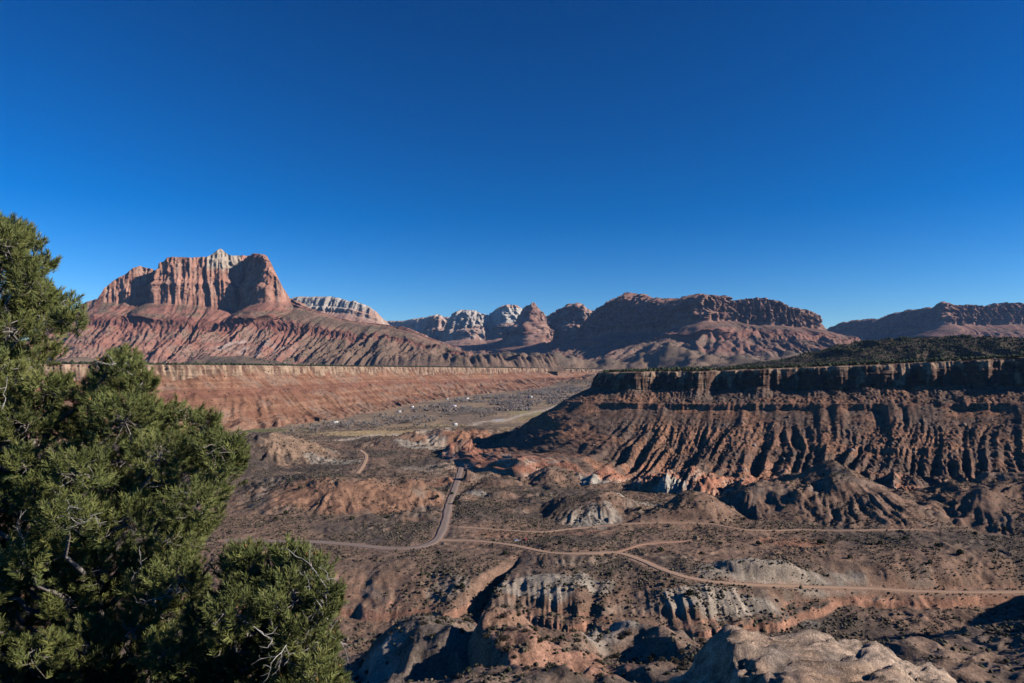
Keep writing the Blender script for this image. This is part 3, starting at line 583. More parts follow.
massif('mountain', 'pointed dark red peak standing in the middle of the far canyon', [
    (505, 342, 10000, 352), (514, 327, 9700, 348), (520, 317, 9500, 345), (525, 309, 9300, 347), (529, 305, 9200, 347), (532, 301.5, 9120, 347), (536, 303.5, 9150, 347), (540, 308.5, 9180, 347), (544, 314, 9250, 347), (549, 319, 9250, 341), (556, 330, 9300, 347), (564, 342, 9300, 354)],
    230, 800, 9.0, dict(GREY, cliff=(0.42, 0.25, 0.185)), width=600, cliff_d=.62, amp=1.25, seed=580, jag=14, rug=1.1)
massif('mountain', 'jagged shaded peak joined to the left end of the broad dark butte', [
    (535, 335, 10300, 350), (543, 322, 10100, 348), (549, 315, 9900, 346), (556, 311.5, 9700, 344), (563, 308, 9500, 343), (570, 304.5, 9300, 342), (577, 302.8, 9150, 340), (583, 305, 9100, 340), (589, 309, 9100, 341), (596, 311, 9150, 342), (606, 316, 9250, 345), (620, 328, 9400, 350)],
    230, 900, 9.0, dict(GREY, cliff=(0.42, 0.27, 0.20)), width=600, cliff_d=.4, amp=1.1, seed=600, jag=14, rug=1.6, dome=.2)
# dark wooded hill on the right mesa
JUN = dict(cliff=(0.15, 0.105, 0.075), cliff2=(0.12, 0.09, 0.065), streak=(0.19, 0.13, 0.09), talus=(0.14, 0.10, 0.07), talus2=(0.11, 0.085, 0.06), low=(0.13, 0.095, 0.065), band=(0.12, 0.08, 0.06))
def hill_disp(s, v, d, z, vals): 
    e = ss(0.1, 1, v) * (1 - ss(3.2, 4, v)); return 25 * pn(s / 150, z / 200, 641) * e, e * (9 * rdg(s / 90, d / 120, 642) + 4 * fbm(s / 30, d / 30, 3, 643))
def hill_col(s, v, d, z, G, vals):
    n = fbm(s / 40, d / 30, 3, 644); return mix((0.10, 0.07, 0.05), (0.065, 0.05, 0.036), ss(-.3, .3, n)), .55 + .3 * n
hc_ = [(*at(px, py, Y),) for px, py, Y in [(785, 362, 2450), (810, 359, 2350), (828, 354, 2250), (842, 348, 2150), (861, 344, 2100), (887, 341.5, 2050), (923, 340, 2000), (956, 337.5, 1950), (982, 339.5, 1900), (1024, 340, 1850), (1080, 343, 1800), (1180, 352, 1750)]]
sweep('hill', hc_, lambda s, zr: [(-600, 130, 2), (-200, zr * .5 + 75, 14), (0, zr, 24), (190, 150 + (zr - 150) * .25, 60), (420, 138, 30)], 4.0, hill_disp, hill_col, M_mesa, 'low dark wooded hill rising behind the rim of the dark mesa', 'hill', nsm=30)

# ------------------------------------------------------------------ foreground rock
def n3d(P, s, seed): return (pn(P[:, 0] / s + 3.1, P[:, 1] / s + P[:, 2] / s * .37, seed) + pn(P[:, 1] / s, P[:, 2] / s + 5.2, seed + 1) + pn(P[:, 2] / s, P[:, 0] / s - P[:, 1] / s * .41, seed + 2)) / 1.7
V, T = ico(7)
P = np.sign(V) * np.abs(V) ** .62
P = P / np.maximum(np.max(np.abs(P), 1), .75)[:, None]
B = P * np.array([5.75, 3.4, 3.6])
top = np.interp(B[:, 0], [-5.75, -4.6, -2.75, -2.05, -1.7, 0, 2.2, 3.6, 5.0], [-2.3, -1.75, -1.15, -.12, 0, -.1, -.42, -.9, -1.7])
B[:, 2] += np.where(B[:, 2] > -1, (B[:, 2] + 1) / 4.6, 0) * top
nv = V
for s_, a_ in ((2.6, .17), (1.1, .2), (.45, .13), (.2, .09), (.09, .05)):
    f = n3d(B, s_, 900 + int(s_ * 50)); B = B + nv * (a_ * (f if s_ > .5 else -np.abs(f) * 1.6 + .4))[:, None]
B[:, 2] += .12 * np.round(n3d(B, 1.6, 950) * 3) * (B[:, 2] > 0)
cr = n3d(B * np.array([1, 1, .6]), 1.7, 970); cr2 = n3d(B, .8, 975)
B -= nv * (.16 * np.exp(-(cr / .035) ** 2) + .06 * np.exp(-(cr2 / .04) ** 2))[:, None]
bz = B[:, 2] / .42 + .25 * n3d(B, 2.0, 980); bf = bz - np.floor(bz); B += nv * np.array([1, 1, .15]) * (.09 * (ss(.1, .3, bf) - ss(.75, .95, bf)))[:, None]
B += np.array([8.0, 16.4, 138.75])
n_ = n3d(B, .9, 960); n2_ = n3d(B, 3.0, 964)
cb = mix((0.36, 0.24, 0.165), (0.45, 0.33, 0.24), ss(-.3, .4, n2_ + .4 * n_)); cb = mix(cb, (0.17, 0.14, 0.12), ss(.15, .5, n_ - .4 * n2_) * .65); cb = mix(cb, (0.09, 0.075, 0.065), ss(.25, .45, n3d(B, .22, 985)) * .6)
M_boulder = terrain_mat('foreground_sandstone', .035, .35, 1.0, contrast=.6)
tag(link('boulder', mk_mesh('boulder', B, [T], M_boulder, cb, np.zeros(len(B)))), 'big rough tan sandstone boulder at the bottom edge of the view', 'boulder')

# ------------------------------------------------------------------ foreground pinyon pines
def in_poly(p, poly):
    x, y = p; c = False; n = len(poly)
    for i in range(n):
        (x0, y0), (x1, y1) = poly[i], poly[i - 1]
        if (y0 > y) != (y1 > y) and x < (x1 - x0) * (y - y0) / (y1 - y0) + x0: c = not c
    return c
def edge_dist(p, poly):
    P = np.array(poly, float); A = P; Bq = np.roll(P, -1, 0); ab = Bq - A; t = np.clip(((p - A) * ab).sum(1) / (ab * ab).sum(1), 0, 1)
    return np.min(np.linalg.norm(A + ab * t[:, None] - p, axis=1))
def pine(label, poly, trunk_pts, Yc, Yspread, nl, rad, seed, ntwig):
    g = np.random.default_rng(seed)
    base = np.array(trunk_pts[0][:3])
    root = bpy.data.objects.new('pine_tree', None); COL.objects.link(root); root.location = base
    tag(root, label, 'pine tree')
    P = np.array(poly, float); lo, hi = P.min(0), P.max(0); lobes = []
    for _ in range(60000):
        if len(lobes) >= nl: break
        p = g.uniform(lo, hi)
        if not in_poly(p, poly): continue
        e = edge_dist(p, poly); r = g.uniform(*rad)
        if e < .55 * rad[0]: continue
        r = min(r, e * 1.15)
        if r < rad[0] * .5: continue
        Y = Yc + g.normal() * Yspread
        c = at(p[0], p[1], Y); rw = r * Y / F
        if any(np.linalg.norm(c - l[0]) < .62 * (rw + l[1]) for l in lobes): continue
        lobes.append((c, rw))
    tk = np.array(trunk_pts, float); tp = smooth_path(tk[:, :3], .3); tr = np.interp(np.linspace(0, 1, len(tp)), np.linspace(0, 1, len(tk)), tk[:, 3])
    tp = tp + .03 * np.stack([pn(np.arange(len(tp)) / 4, .3, seed), pn(np.arange(len(tp)) / 4, .7, seed), 0 * tr], 1)
    bark = np.array((0.16, 0.125, 0.10)); grey = np.array((0.36, 0.33, 0.305))
    m = MB(); m.tube(tp - base, tr, 10, bark); m.build('trunk', M_bark, root, True)
    tw = MB()
    bp, ba, bl = [], [], []
    nlimb = 0
    for c, r in lobes:
        # limb from the trunk to the lobe
        zt = np.clip(c[2] - .45 * np.hypot(*(c - tp[-1])[:2]) - .2, tp[0, 2] + .4, tp[-1, 2] - .1); i = np.argmin(np.abs(tp[:, 2] - zt)); a = tp[i]
        t = np.linspace(0, 1, 9)[:, None]; Lm = a * (1 - t) + c * t; Lm[:, 2] -= .22 * np.linalg.norm(c - a) * (t * (1 - t))[:, 0]
        Lm[1:-1] += g.normal(size=(7, 3)) * .045
        q = MB(); q.tube(Lm - base, np.linspace(min(.055, tr[i] * .6), .012, 9), 6, mix(bark, grey, .45)); nlimb += 1
        if nlimb <= 95: q.build('limb', M_bark, root, True)
        nb = int(46 * (r / .36) ** 2) + 8
        dv = g.normal(size=(nb, 3)); dv[:, 2] = dv[:, 2] * .8 + .35; dv /= np.linalg.norm(dv, axis=1)[:, None]
        rad_ = r * g.uniform(.45, 1.0, nb) ** .6
        pos = c + dv * rad_[:, None] * np.array([1, 1, .85])
        ax = dv * .65 + np.array([0, 0, .75]) + g.normal(size=(nb, 3)) * .25; ax /= np.linalg.norm(ax, axis=1)[:, None]
        ln = g.uniform(.13, .24, nb)
        bp.append(pos - ax * (ln * .6)[:, None]); ba.append(ax); bl.append(ln)
        for k in range(0, nb, 3):
            e = pos[k] - ax[k] * ln[k] * .6; s_ = c + g.normal(size=3) * .05; mid = (s_ + e) / 2 + g.normal(size=3) * .03
            tw.tube(np.array([s_, mid, e, e + ax[k] * ln[k]]) - base, [.008, .006, .0045, .002], 3, mix(bark, grey, g.uniform(.2, .7)))
    # bare dead twigs, pale grey, forking
    for k in range(ntwig):
        c, r = lobes[g.integers(len(lobes))]
        d = g.normal(size=3); d[1] -= .7; d[2] -= .15; d /= np.linalg.norm(d); p = c + d * r * g.uniform(.3, .75)
        d = d * .6 + g.normal(size=3) * .5; d /= np.linalg.norm(d)
        def fork(p, d, L, w, lev):
            n = 5; Q = [p]
            for j in range(n - 1):
                d = d + g.normal(size=3) * .28; d /= np.linalg.norm(d); Q.append(Q[-1] + d * L / (n - 1))
            tw.tube(np.array(Q) - base, np.linspace(w, w * .45, n), 4, grey * g.uniform(.8, 1.3))
            if lev:
                for j in range(1, n):
                    if g.random() < .8:
                        e = d + g.normal(size=3) * .65; fork(Q[j], e / np.linalg.norm(e), L * .5, w * .6, lev - 1)
        fork(p, d, g.uniform(.22, .42), .006, 2)
    o = tw.build('twigs', M_bark, root); o['kind'] = 'stuff'
    bp, ba, bl = np.concatenate(bp), np.concatenate(ba), np.concatenate(bl); nb = len(bp); K = 84
    t = g.uniform(.0, 1.0, (nb, K)); r3 = g.normal(size=(nb, K, 3)); r3 -= (r3 * ba[:, None]).sum(-1, keepdims=True) * ba[:, None]; r3 /= np.linalg.norm(r3, axis=-1)[..., None]
    ang = np.radians(58 - 32 * t + g.normal(size=(nb, K)) * 9); nd = ba[:, None] * np.cos(ang)[..., None] + r3 * np.sin(ang)[..., None]
    p0 = bp[:, None] + ba[:, None] * (t * bl[:, None])[..., None]; nl_ = g.uniform(.045, .08, (nb, K, 1))
    sd = np.cross(nd, g.normal(size=(nb, K, 3))); sd /= np.linalg.norm(sd, axis=-1)[..., None]; w = .0034
    Vn = np.stack([p0 - sd * w, p0 + sd * w, p0 + nd * nl_ + sd * w * .5, p0 + nd * nl_ - sd * w * .5], 2).reshape(-1, 3) - base
    Fq = np.arange(len(Vn)).reshape(-1, 4)
    hue = g.uniform(0, 1, (nb, 1, 1)); cb_ = mix(np.array((0.080, 0.108, 0.030)), np.array((0.245, 0.25, 0.075)), np.broadcast_to((.6 * hue + .4 * g.uniform(0, 1, (nb, K, 1)))[..., 0], (nb, K)))
    old = (g.random((nb, K)) < .03) & (t < .25); cb_[old] = (0.20, 0.12, 0.05)
    cc = np.repeat(cb_.reshape(-1, 3), 4, 0)
    link('crown', mk_mesh('crown', Vn, [Fq], M_needle, cc, smooth=False), root)
    # small open cones at some shoot tips
    cv, ct = ico(1); cm = mk_mesh('cone', cv * np.array([.017, .017, .021]) * (1 + .25 * np.sin(np.arange(len(cv)) * 2.4))[:, None], [ct], M_bark, np.tile((0.34, 0.17, 0.07), (len(cv), 1)))
    for k in g.choice(nb, min(90, nb), replace=False):
        c = link('cone', cm, root); c.location = bp[k] + ba[k] * bl[k] * 1.02 - base
    return root
POLY_A = [(-90, 175), (0, 210), (25, 226), (47, 238), (54, 262), (47, 286), (80, 296), (86, 322), (88, 346), (66, 350), (64, 378), (98, 364), (130, 346), (146, 362), (158, 396), (190, 392), (218, 416), (244, 444), (247, 465), (238, 492), (245, 508), (228, 518), (206, 540), (198, 560), (212, 600), (232, 683), (236, 790), (-90, 790)]
POLY_B = [(226, 548), (262, 536), (305, 548), (330, 560), (341, 600), (334, 640), (347, 690), (335, 800), (180, 800), (190, 700), (203, 620), (214, 572)]
def hz(x, y): return float(h(np.array([x]), np.array([y]))[0])
pine('tall pinyon pine filling the left edge with dense green needles', POLY_A,
     [(-5.6, 9.4, hz(-5.6, 9.4) - .4, .22), (-5.5, 9.4, 145.3, .18), (-6.1, 9.5, 147.4, .14), (-6.9, 9.4, 149.4, .10), (-7.3, 9.5, 151.0, .06), (-7.4, 9.5, 151.9, .02)], 9.2, .75, 300, (18, 36), 21, 150)
pine('low bushy pinyon pine at the foot of the taller pine, nearest the dry slope', POLY_B,
     [(-2.75, 7.9, hz(-2.75, 7.9) - .4, .13), (-2.8, 7.9, 145.0, .10), (-2.7, 7.85, 146.6, .07), (-2.8, 7.9, 147.8, .02)], 7.8, .38, 90, (16, 32), 22, 34)

# ------------------------------------------------------------------ scattering helpers
def blob(sub, jit, seed):
    V, T = ico(sub); g = np.random.default_rng(seed); V = V * (1 + jit * g.normal(size=(len(V), 1))); return V, T
def scatter(name, variants, pos, size, squash, cols, mat, jitter=.2, seed=1):
    """one merged mesh; pos (n,3) at the foot"""
    g = np.random.default_rng(seed); Vs, Ts, Cs, off = [], [], [], 0
    pick = g.integers(len(variants), size=len(pos))
    for k, (V, T) in enumerate(variants):
        i = np.nonzero(pick == k)[0]
        if not len(i): continue
        a = g.uniform(0, 6.28, len(i)); ca, sa = np.cos(a)[:, None], np.sin(a)[:, None]
        X = V[None, :, 0] * ca - V[None, :, 1] * sa; Y = V[None, :, 0] * sa + V[None, :, 1] * ca; Z = np.broadcast_to(V[None, :, 2], X.shape)
        sx = size[i, None] * g.uniform(1 - jitter, 1 + jitter, (len(i), 1)); sy = size[i, None] * g.uniform(1 - jitter, 1 + jitter, (len(i), 1)); sz = size[i, None] * squash * g.uniform(1 - jitter, 1 + jitter, (len(i), 1))
        W = np.stack([pos[i, 0:1] + X * sx, pos[i, 1:2] + Y * sy, pos[i, 2:3] + (Z + .55) * sz], -1)
        n = len(V); Ts.append((T[None] + (np.arange(len(i)) * n)[:, None, None] + off).reshape(-1, 3)); off += n * len(i)
        Vs.append(W.reshape(-1, 3)); Cs.append(np.repeat(cols[i], n, 0))
    return link(name, mk_mesh(name, np.concatenate(Vs), [np.concatenate(Ts)], mat, np.concatenate(Cs), smooth=False))
def proj(P):
    return 512 + F * P[:, 0] / P[:, 1], HZ - F * (P[:, 2] - HC) / P[:, 1]
def visible(P, lift=1.0, n=90):
    px, py = proj(P); ok = (px > 4) & (px < 1020) & (py > 200) & (py < 679)
    t = (1 - np.exp(np.linspace(math.log(.0015), math.log(.7), n)))[None]
    X = P[:, :1] * t; Y = P[:, 1:2] * t; Z = HC + (P[:, 2:3] + lift - HC) * t
    return ok & np.all(h0(X, Y, False) < Z + .3, axis=1)
def sector(n, r0, r1, a0=-39, a1=39):
    a = np.radians(rng.uniform(a0, a1, n)); r = np.sqrt(rng.uniform(r0 ** 2, r1 ** 2, n)); return np.sin(a) * r, np.cos(a) * r
def empty(name, loc, rz=0.0):
    o = bpy.data.objects.new(name, None); COL.objects.link(o); o.location = loc; o.rotation_euler.z = rz; return o
def copy_tree(o):
    c = o.copy(); COL.objects.link(c)
    for ch in o.children:
        k = ch.copy(); COL.objects.link(k); k.parent = c
    return c

# ------------------------------------------------------------------ sagebrush: individuals nearest, the rest as ground cover
def clear_of_roads(x, y, m=1.5): return road_dist(x, y)[0] > m
x1, y1 = sector(190000, 165, 950); x2, y2 = sector(80000, 950, 1750)
x, y = np.concatenate([x1, x2]), np.concatenate([y1, y2]); r = np.hypot(x, y)
den = fbm(x / 60, y / 60, 3, 120) + .6 * fbm(x / 16, y / 16, 2, 121)
keep = (rng.uniform(0, 1, len(x)) < np.clip(.6 + 1.2 * den, .06, 1)) & clear_of_roads(x, y)
x, y = x[keep], y[keep]; z = h(x, y); e = 2.0
sl = np.hypot(h(x + e, y) - z, h(x, y + e) - z) / e
keep = (sl < .7) | (rng.random(len(x)) < np.where(np.hypot(x, y) < 420, .7, .3)); x, y, z = x[keep], y[keep], z[keep]; r = np.hypot(x, y)
field = ((np.abs((x + 290) / 150) ** 2 + ((y - 1560) / 75) ** 2) < 1) | (((x + 617) / 130) ** 2 + ((y - 1640) / 45) ** 2 < 1)
x, y, z, r = x[~field], y[~field], z[~field], r[~field]
size = rng.lognormal(-.72, .5, len(x)) * np.where(r > 950, 1.5, 1.0)
SC = np.array([(0.055, 0.052, 0.032), (0.105, 0.09, 0.062), (0.075, 0.058, 0.043), (0.19, 0.15, 0.10)])
cols = SC[rng.choice(4, len(x), p=[.4, .25, .25, .1])] * rng.uniform(.75, 1.3, (len(x), 1))
pos = np.stack([x, y, z - .1], 1)
near = np.nonzero(r < 520)[0]; vis = near[visible(pos[near], .8)]
size = np.minimum(size, 1.25 + .25 * rng.random(len(size))) * np.where(r > 950, 1.2, 1); ordr = vis[np.argsort(-(size[vis] / r[vis]))][:280]
mask = np.ones(len(x), bool); mask[ordr] = False
B1 = [blob(1, .22, k) for k in range(6)]; V0 = np.array([(1, 0, 0), (-1, 0, 0), (0, 1, 0), (0, -1, 0), (0, 0, 1), (0, 0, -.6)], float); T0 = np.array([(0, 2, 4), (2, 1, 4), (1, 3, 4), (3, 0, 4), (2, 0, 5), (1, 2, 5), (3, 1, 5), (0, 3, 5)])
B0 = [(V0 * (1 + .25 * np.random.default_rng(k).normal(size=(6, 1))), T0) for k in range(6)]
for rng_mask, vv, nm, lab in ((mask & (r < 520), B1, 'sagebrush_cover', 'low dark sagebrush speckling the nearer brown slopes'), (mask & (r >= 520), B0, 'sagebrush_cover', 'fine dark sagebrush speckling the valley floor beyond the road')):
    tag(scatter(nm, vv, pos[rng_mask], size[rng_mask], .75, cols[rng_mask], M_leaf, .3), lab, 'sagebrush', kind='stuff')
def shrub_mesh(seed, c):
    g = np.random.default_rng(seed); n = 260
    d = g.normal(size=(n, 3)); d[:, 2] = np.abs(d[:, 2]) * .8; d /= np.linalg.norm(d, axis=1)[:, None]; p = d * g.uniform(.5, 1.0, (n, 1)) * (1 + .25 * np.sin(3 * np.arctan2(d[:, 1], d[:, 0]) + seed))[:, None]
    a = g.normal(size=(n, 3)); a /= np.linalg.norm(a, axis=1)[:, None]; b = np.cross(a, d); w = g.uniform(.12, .24, (n, 1))
    V = np.stack([p - a * w, p + a * w, p + b * w + d * w], 1).reshape(-1, 3); m = MB()
    m.add(V, np.arange(3 * n).reshape(-1, 3), np.repeat(np.array(c) * g.uniform(.7, 1.4, (n, 1)), 3, 0))
    vb, tb = blob(2, .2, seed); m.add(vb * np.array([.6, .6, .42]), tb, np.array(c) * .9)
    for k in range(4):
        q = g.normal(size=3) * .5; q[2] = .5; m.tube(np.array([(0, 0, -.5), q * .5, q]), [.06, .05, .03], 3, (0.13, 0.105, 0.085))
    return m.mesh('desert_shrub', M_leaf)
SM = [shrub_mesh(k, SC[k % 3]) for k in range(6)]
for k, i in enumerate(ordr):
    o = link('desert_shrub', SM[k % 6]); o.location = pos[i]; s_ = size[i] * rng.uniform(.9, 1.15); o.scale = (s_, s_, s_ * .8); o.rotation_euler.z = rng.uniform(0, 6.28)
    tag(o, 'small round dark desert shrub on the dry slope', 'shrub', 'desert shrubs dotted over the nearer slopes')

# ------------------------------------------------------------------ rocks and brush on the dark mesa's slope
def on_sweep(label, v0, v1, n, seed):
    G, Vv = SW[label]; g = np.random.default_rng(seed); ok = np.argwhere((Vv > v0) & (Vv < v1))
    # weight by cell size so the scatter is even over the surface
    a = np.linalg.norm(np.gradient(G, axis=1), axis=-1)[ok[:, 0], ok[:, 1]]; a = np.minimum(a, np.percentile(a, 98))
    i = ok[g.choice(len(ok), n, p=a / a.sum())]; P = G[i[:, 0], i[:, 1]]
    return P + g.normal(size=P.shape) * .3 * np.array([1, 1, 0]), Vv[i[:, 0], i[:, 1]]
DM = 'dark flat topped mesa with shaded cliff band and gullied red slope'
LM = 'long sunlit red mesa with pale rim rock on the left of the valley'
P, vv = on_sweep(DM, 5.9, 10.6, 9000, 31)
sz = rng.lognormal(-.55, .55, len(P)); sz = np.clip(sz, .25, 4)
px, py = proj(P); o_ = np.argsort(-(sz / P[:, 1]) * ((px > 480) & (px < 1020))); big = o_[:290]; rest = o_[290:]
RCOL = np.array([(0.36, 0.28, 0.22), (0.28, 0.19, 0.14), (0.22, 0.13, 0.09)])
RK = []
for k in range(6):
    V, T = ico(2); V = V * (1 + .22 * n3d(V * 1.0 + k * 3, .8, 700 + k))[:, None]; V = np.clip(V, -.8, .85)
    RK.append(mk_mesh('slope_rock', V, [T], M_rock, np.tile(RCOL[k % 3], (len(V), 1)), smooth=False))
for k, i in enumerate(big):
    o = link('slope_rock', RK[k % 6]); o.location = P[i]; s_ = sz[i]; o.scale = (s_ * rng.uniform(.8, 1.3), s_, s_ * rng.uniform(.6, .95)); o.rotation_euler = (rng.uniform(-.4, .4), rng.uniform(-.4, .4), rng.uniform(0, 6.28))
    tag(o, 'pale fallen block of rock lying on the gullied slope of the dark mesa', 'rock', 'fallen rocks on the slope of the dark mesa')
tag(scatter('slope_rubble', B1, P[rest], sz[rest] * .8, .7, RCOL[rng.integers(3, size=len(rest))], M_rock, .35), 'small rubble strewn over the slope of the dark mesa', 'rubble', kind='stuff')
P, vv = on_sweep(DM, 5.9, 10.9, 15000, 32); szb = rng.lognormal(-.5, .35, len(P))
tag(scatter('slope_brush', B1, P, szb, .8, SC[rng.integers(3, size=len(P))], M_leaf, .3), 'dark low brush scattered over the slope of the dark mesa', 'brush', kind='stuff')

# ------------------------------------------------------------------ junipers
def juniper(seed):
    g = np.random.default_rng(seed); t = empty('juniper_tree', (0, 0, 0)); m = MB()
    m.tube([(0, 0, -.5), (.05, 0, .5), (0, .08, 1.4)], [.17, .13, .07], 5, (0.14, 0.105, 0.08)); m.build('trunk', M_bark, t)
    c = MB()
    for k in range(9):
        d = g.normal(size=3); d[2] = abs(d[2]) * .9; p = np.array([0, 0, 1.1]) + d * np.array([.6, .6, .75]); vb, tb = blob(2, .16, seed * 10 + k); c.add(p + vb * g.uniform(.45, .8), tb, np.array((0.040, 0.048, 0.022)) * g.uniform(.8, 1.35))
    n = 200; d = g.normal(size=(n, 3)); d[:, 2] = np.abs(d[:, 2]); d /= np.linalg.norm(d, axis=1)[:, None]; p = np.array([0, 0, .9]) + d * np.array([1.35, 1.35, 1.7]); a = g.normal(size=(n, 3)) * .2
    c.add(np.stack([p - a, p + a, p + d * .35], 1).reshape(-1, 3), np.arange(3 * n).reshape(-1, 3), np.array((0.05, 0.058, 0.026)))
    c.build('crown', M_leaf, t); return t
JP = [juniper(k) for k in range(4)]; jcount = [0]
def put_juniper(p, s_, label, group):
    k = jcount[0]; jcount[0] += 1
    o = JP[k] if k < 4 else copy_tree(JP[k % 4])
    o.location = p; o.scale = (s_, s_, s_ * rng.uniform(.85, 1.15)); o.rotation_euler.z = rng.uniform(0, 6.28); tag(o, label, 'juniper', group)
jpx = [(661, 552), (701, 555), (939, 549), (993, 552), (744, 520), (286, 515), (276, 521), (455, 505), (437, 500), (452, 495), (462, 590), (820, 545), (880, 545), (905, 540), (720, 545), (758, 546), (960, 556), (352, 520), (318, 505), (640, 512), (1005, 530), (975, 535), (850, 560), (930, 565), (690, 596), (560, 545), (610, 575), (505, 555), (388, 520), (300, 490)]
for p in pix2ground([a for a, b in jpx], [b for a, b in jpx]):
    put_juniper(p - np.array([0, 0, .2]), rng.uniform(.9, 1.7), 'round dark green juniper standing alone on the brown valley floor', 'junipers scattered over the valley floor')
P, vv = on_sweep(DM, 1.02, 1.98, 6000, 33); px, py = proj(P); i = np.nonzero((px > 590) & (px < 1022))[0]; i = i[np.argsort(P[i, 1] + 30 * (1.98 - vv[i]) ** 1 * 40)]
G, Vv = SW[DM]; top_near = i[(vv[i] > 1.35)][:230]; restj = np.setdiff1d(np.arange(len(P)), top_near)
for k in top_near: put_juniper(P[k], rng.uniform(.7, 1.35), 'dark juniper in the fringe of trees along the rim of the dark mesa', 'junipers along the rim of the dark mesa')
allp = [P[restj][:2500]]
for lab, v0, v1, n in ((DM, .3, 1.1, 2500), (LM, .4, 1.95, 6500), ('low dark wooded hill rising behind the rim of the dark mesa', 1.0, 4.0, 20000)):
    q, _ = on_sweep(lab, v0, v1, n, 40 + n); allp.append(q)
xf, yf = sector(16000, 4600, 7200, -30, 20); dn = fbm(xf / 350, yf / 350, 3, 140); k = dn > -.15; xf, yf = xf[k], yf[k]; allp.append(np.stack([xf, yf, h(xf, yf)], 1))
P = np.concatenate(allp); szj = rng.lognormal(.55, .3, len(P)) * np.where((P[:, 0] < 0) & (P[:, 1] < 4000), 1.5, 1) * np.where(P[:, 1] > 4000, 1.6, 1)
tag(scatter('juniper_woodland', B1, P, szj, 1.0, np.array((0.042, 0.05, 0.024)) * rng.uniform(.7, 1.4, (len(P), 1)), M_leaf, .25), 'dark juniper woodland on the mesa tops and far foothills', 'woodland', kind='stuff')

# ------------------------------------------------------------------ bare cottonwoods of the valley
def cottonwood(seed):
    g = np.random.default_rng(seed); t = empty('cottonwood_tree', (0, 0, 0)); m = MB(); gy = np.array((0.36, 0.30, 0.25))
    m.tube([(0, 0, -.4), (.1, 0, 1.5), (0, .1, 3.2)], [.35, .28, .2], 5, gy * .7); m.build('trunk', M_bark, t); c = MB()
    for k in range(26):
        d = g.normal(size=3); d[2] = abs(d[2]) + .5; d /= np.linalg.norm(d); p = np.array([0, 0, g.uniform(1.2, 3.2)]); q = p + d * g.uniform(2.5, 5)
        c.tube([p, (p + q) / 2 + g.normal(size=3) * .3, q], [.14, .1, .04], 3, gy)
        for j in range(9):
            a = p + (q - p) * g.uniform(.35, 1); e = a + g.normal(size=3) * 1.0 + np.array([0, 0, .6]); w = g.normal(size=3) * .14
            c.add([a - w, a + w, e], [(0, 1, 2)], gy * g.uniform(.8, 1.25))
    c.build('crown', M_bark, t); return t
CP = [cottonwood(50 + k) for k in range(4)]
PA = [(296, 434), (360, 420), (420, 408), (470, 398), (560, 387), (600, 382), (600, 398), (560, 408), (510, 415), (470, 421), (430, 428), (395, 430), (350, 438), (310, 442)]
PB = [(250, 442), (300, 428), (330, 424), (345, 437), (300, 446)]
xc, yc = sector(26000, 1450, 5200, -24, 9); zc = h(xc, yc); P = np.stack([xc, yc, zc], 1); px, py = proj(P)
dn = fbm(xc / 160, yc / 160, 3, 150); k = np.array([in_poly(p, PA) or in_poly(p, PB) for p in zip(px, py)]); k &= (dn + .5 * fbm(xc / 45, yc / 45, 2, 151) > .10)
fld = (((xc + 290) / 150) ** 2 + ((yc - 1560) / 75) ** 2 < 1) | (((xc - 92) / 110) ** 2 + ((yc - 2250) / 130) ** 2 < 1)
P = P[k & ~fld]; P = P[np.argsort(P[:, 1])]; print('cottonwoods', len(P))
for i, p in enumerate(P[:270]):
    o = CP[i] if i < 4 else copy_tree(CP[i % 4]); o.location = p; s_ = rng.uniform(1.0, 1.9); o.scale = (s_, s_, s_); o.rotation_euler.z = rng.uniform(0, 6.28)
    tag(o, 'bare grey cottonwood tree in the winter grove on the valley floor', 'cottonwood', 'bare cottonwoods along the valley floor')
Pr = P[270:]; gcol = mix(np.array((0.25, 0.20, 0.165)), np.array((0.40, 0.335, 0.285)), rng.random(len(Pr)))
spk = []
for k in range(5):
    V, T = blob(1, .1, 80 + k); g = np.random.default_rng(k); n = 40; d = g.normal(size=(n, 3)); d[:, 2] = np.abs(d[:, 2]); d /= np.linalg.norm(d, axis=1)[:, None]; a = g.normal(size=(n, 3)) * .07
    Vs = np.stack([d * .4 - a, d * .4 + a, d * 1.25], 1).reshape(-1, 3); spk.append((np.vstack([V * .62, Vs]), np.vstack([T, np.arange(3 * n).reshape(-1, 3) + len(V)])))
tag(scatter('cottonwood_grove', spk, Pr, rng.uniform(4.0, 8.5, len(Pr)), .95, gcol, M_leaf, .25), 'grey bare cottonwood grove filling the far valley floor', 'grove', kind='stuff')

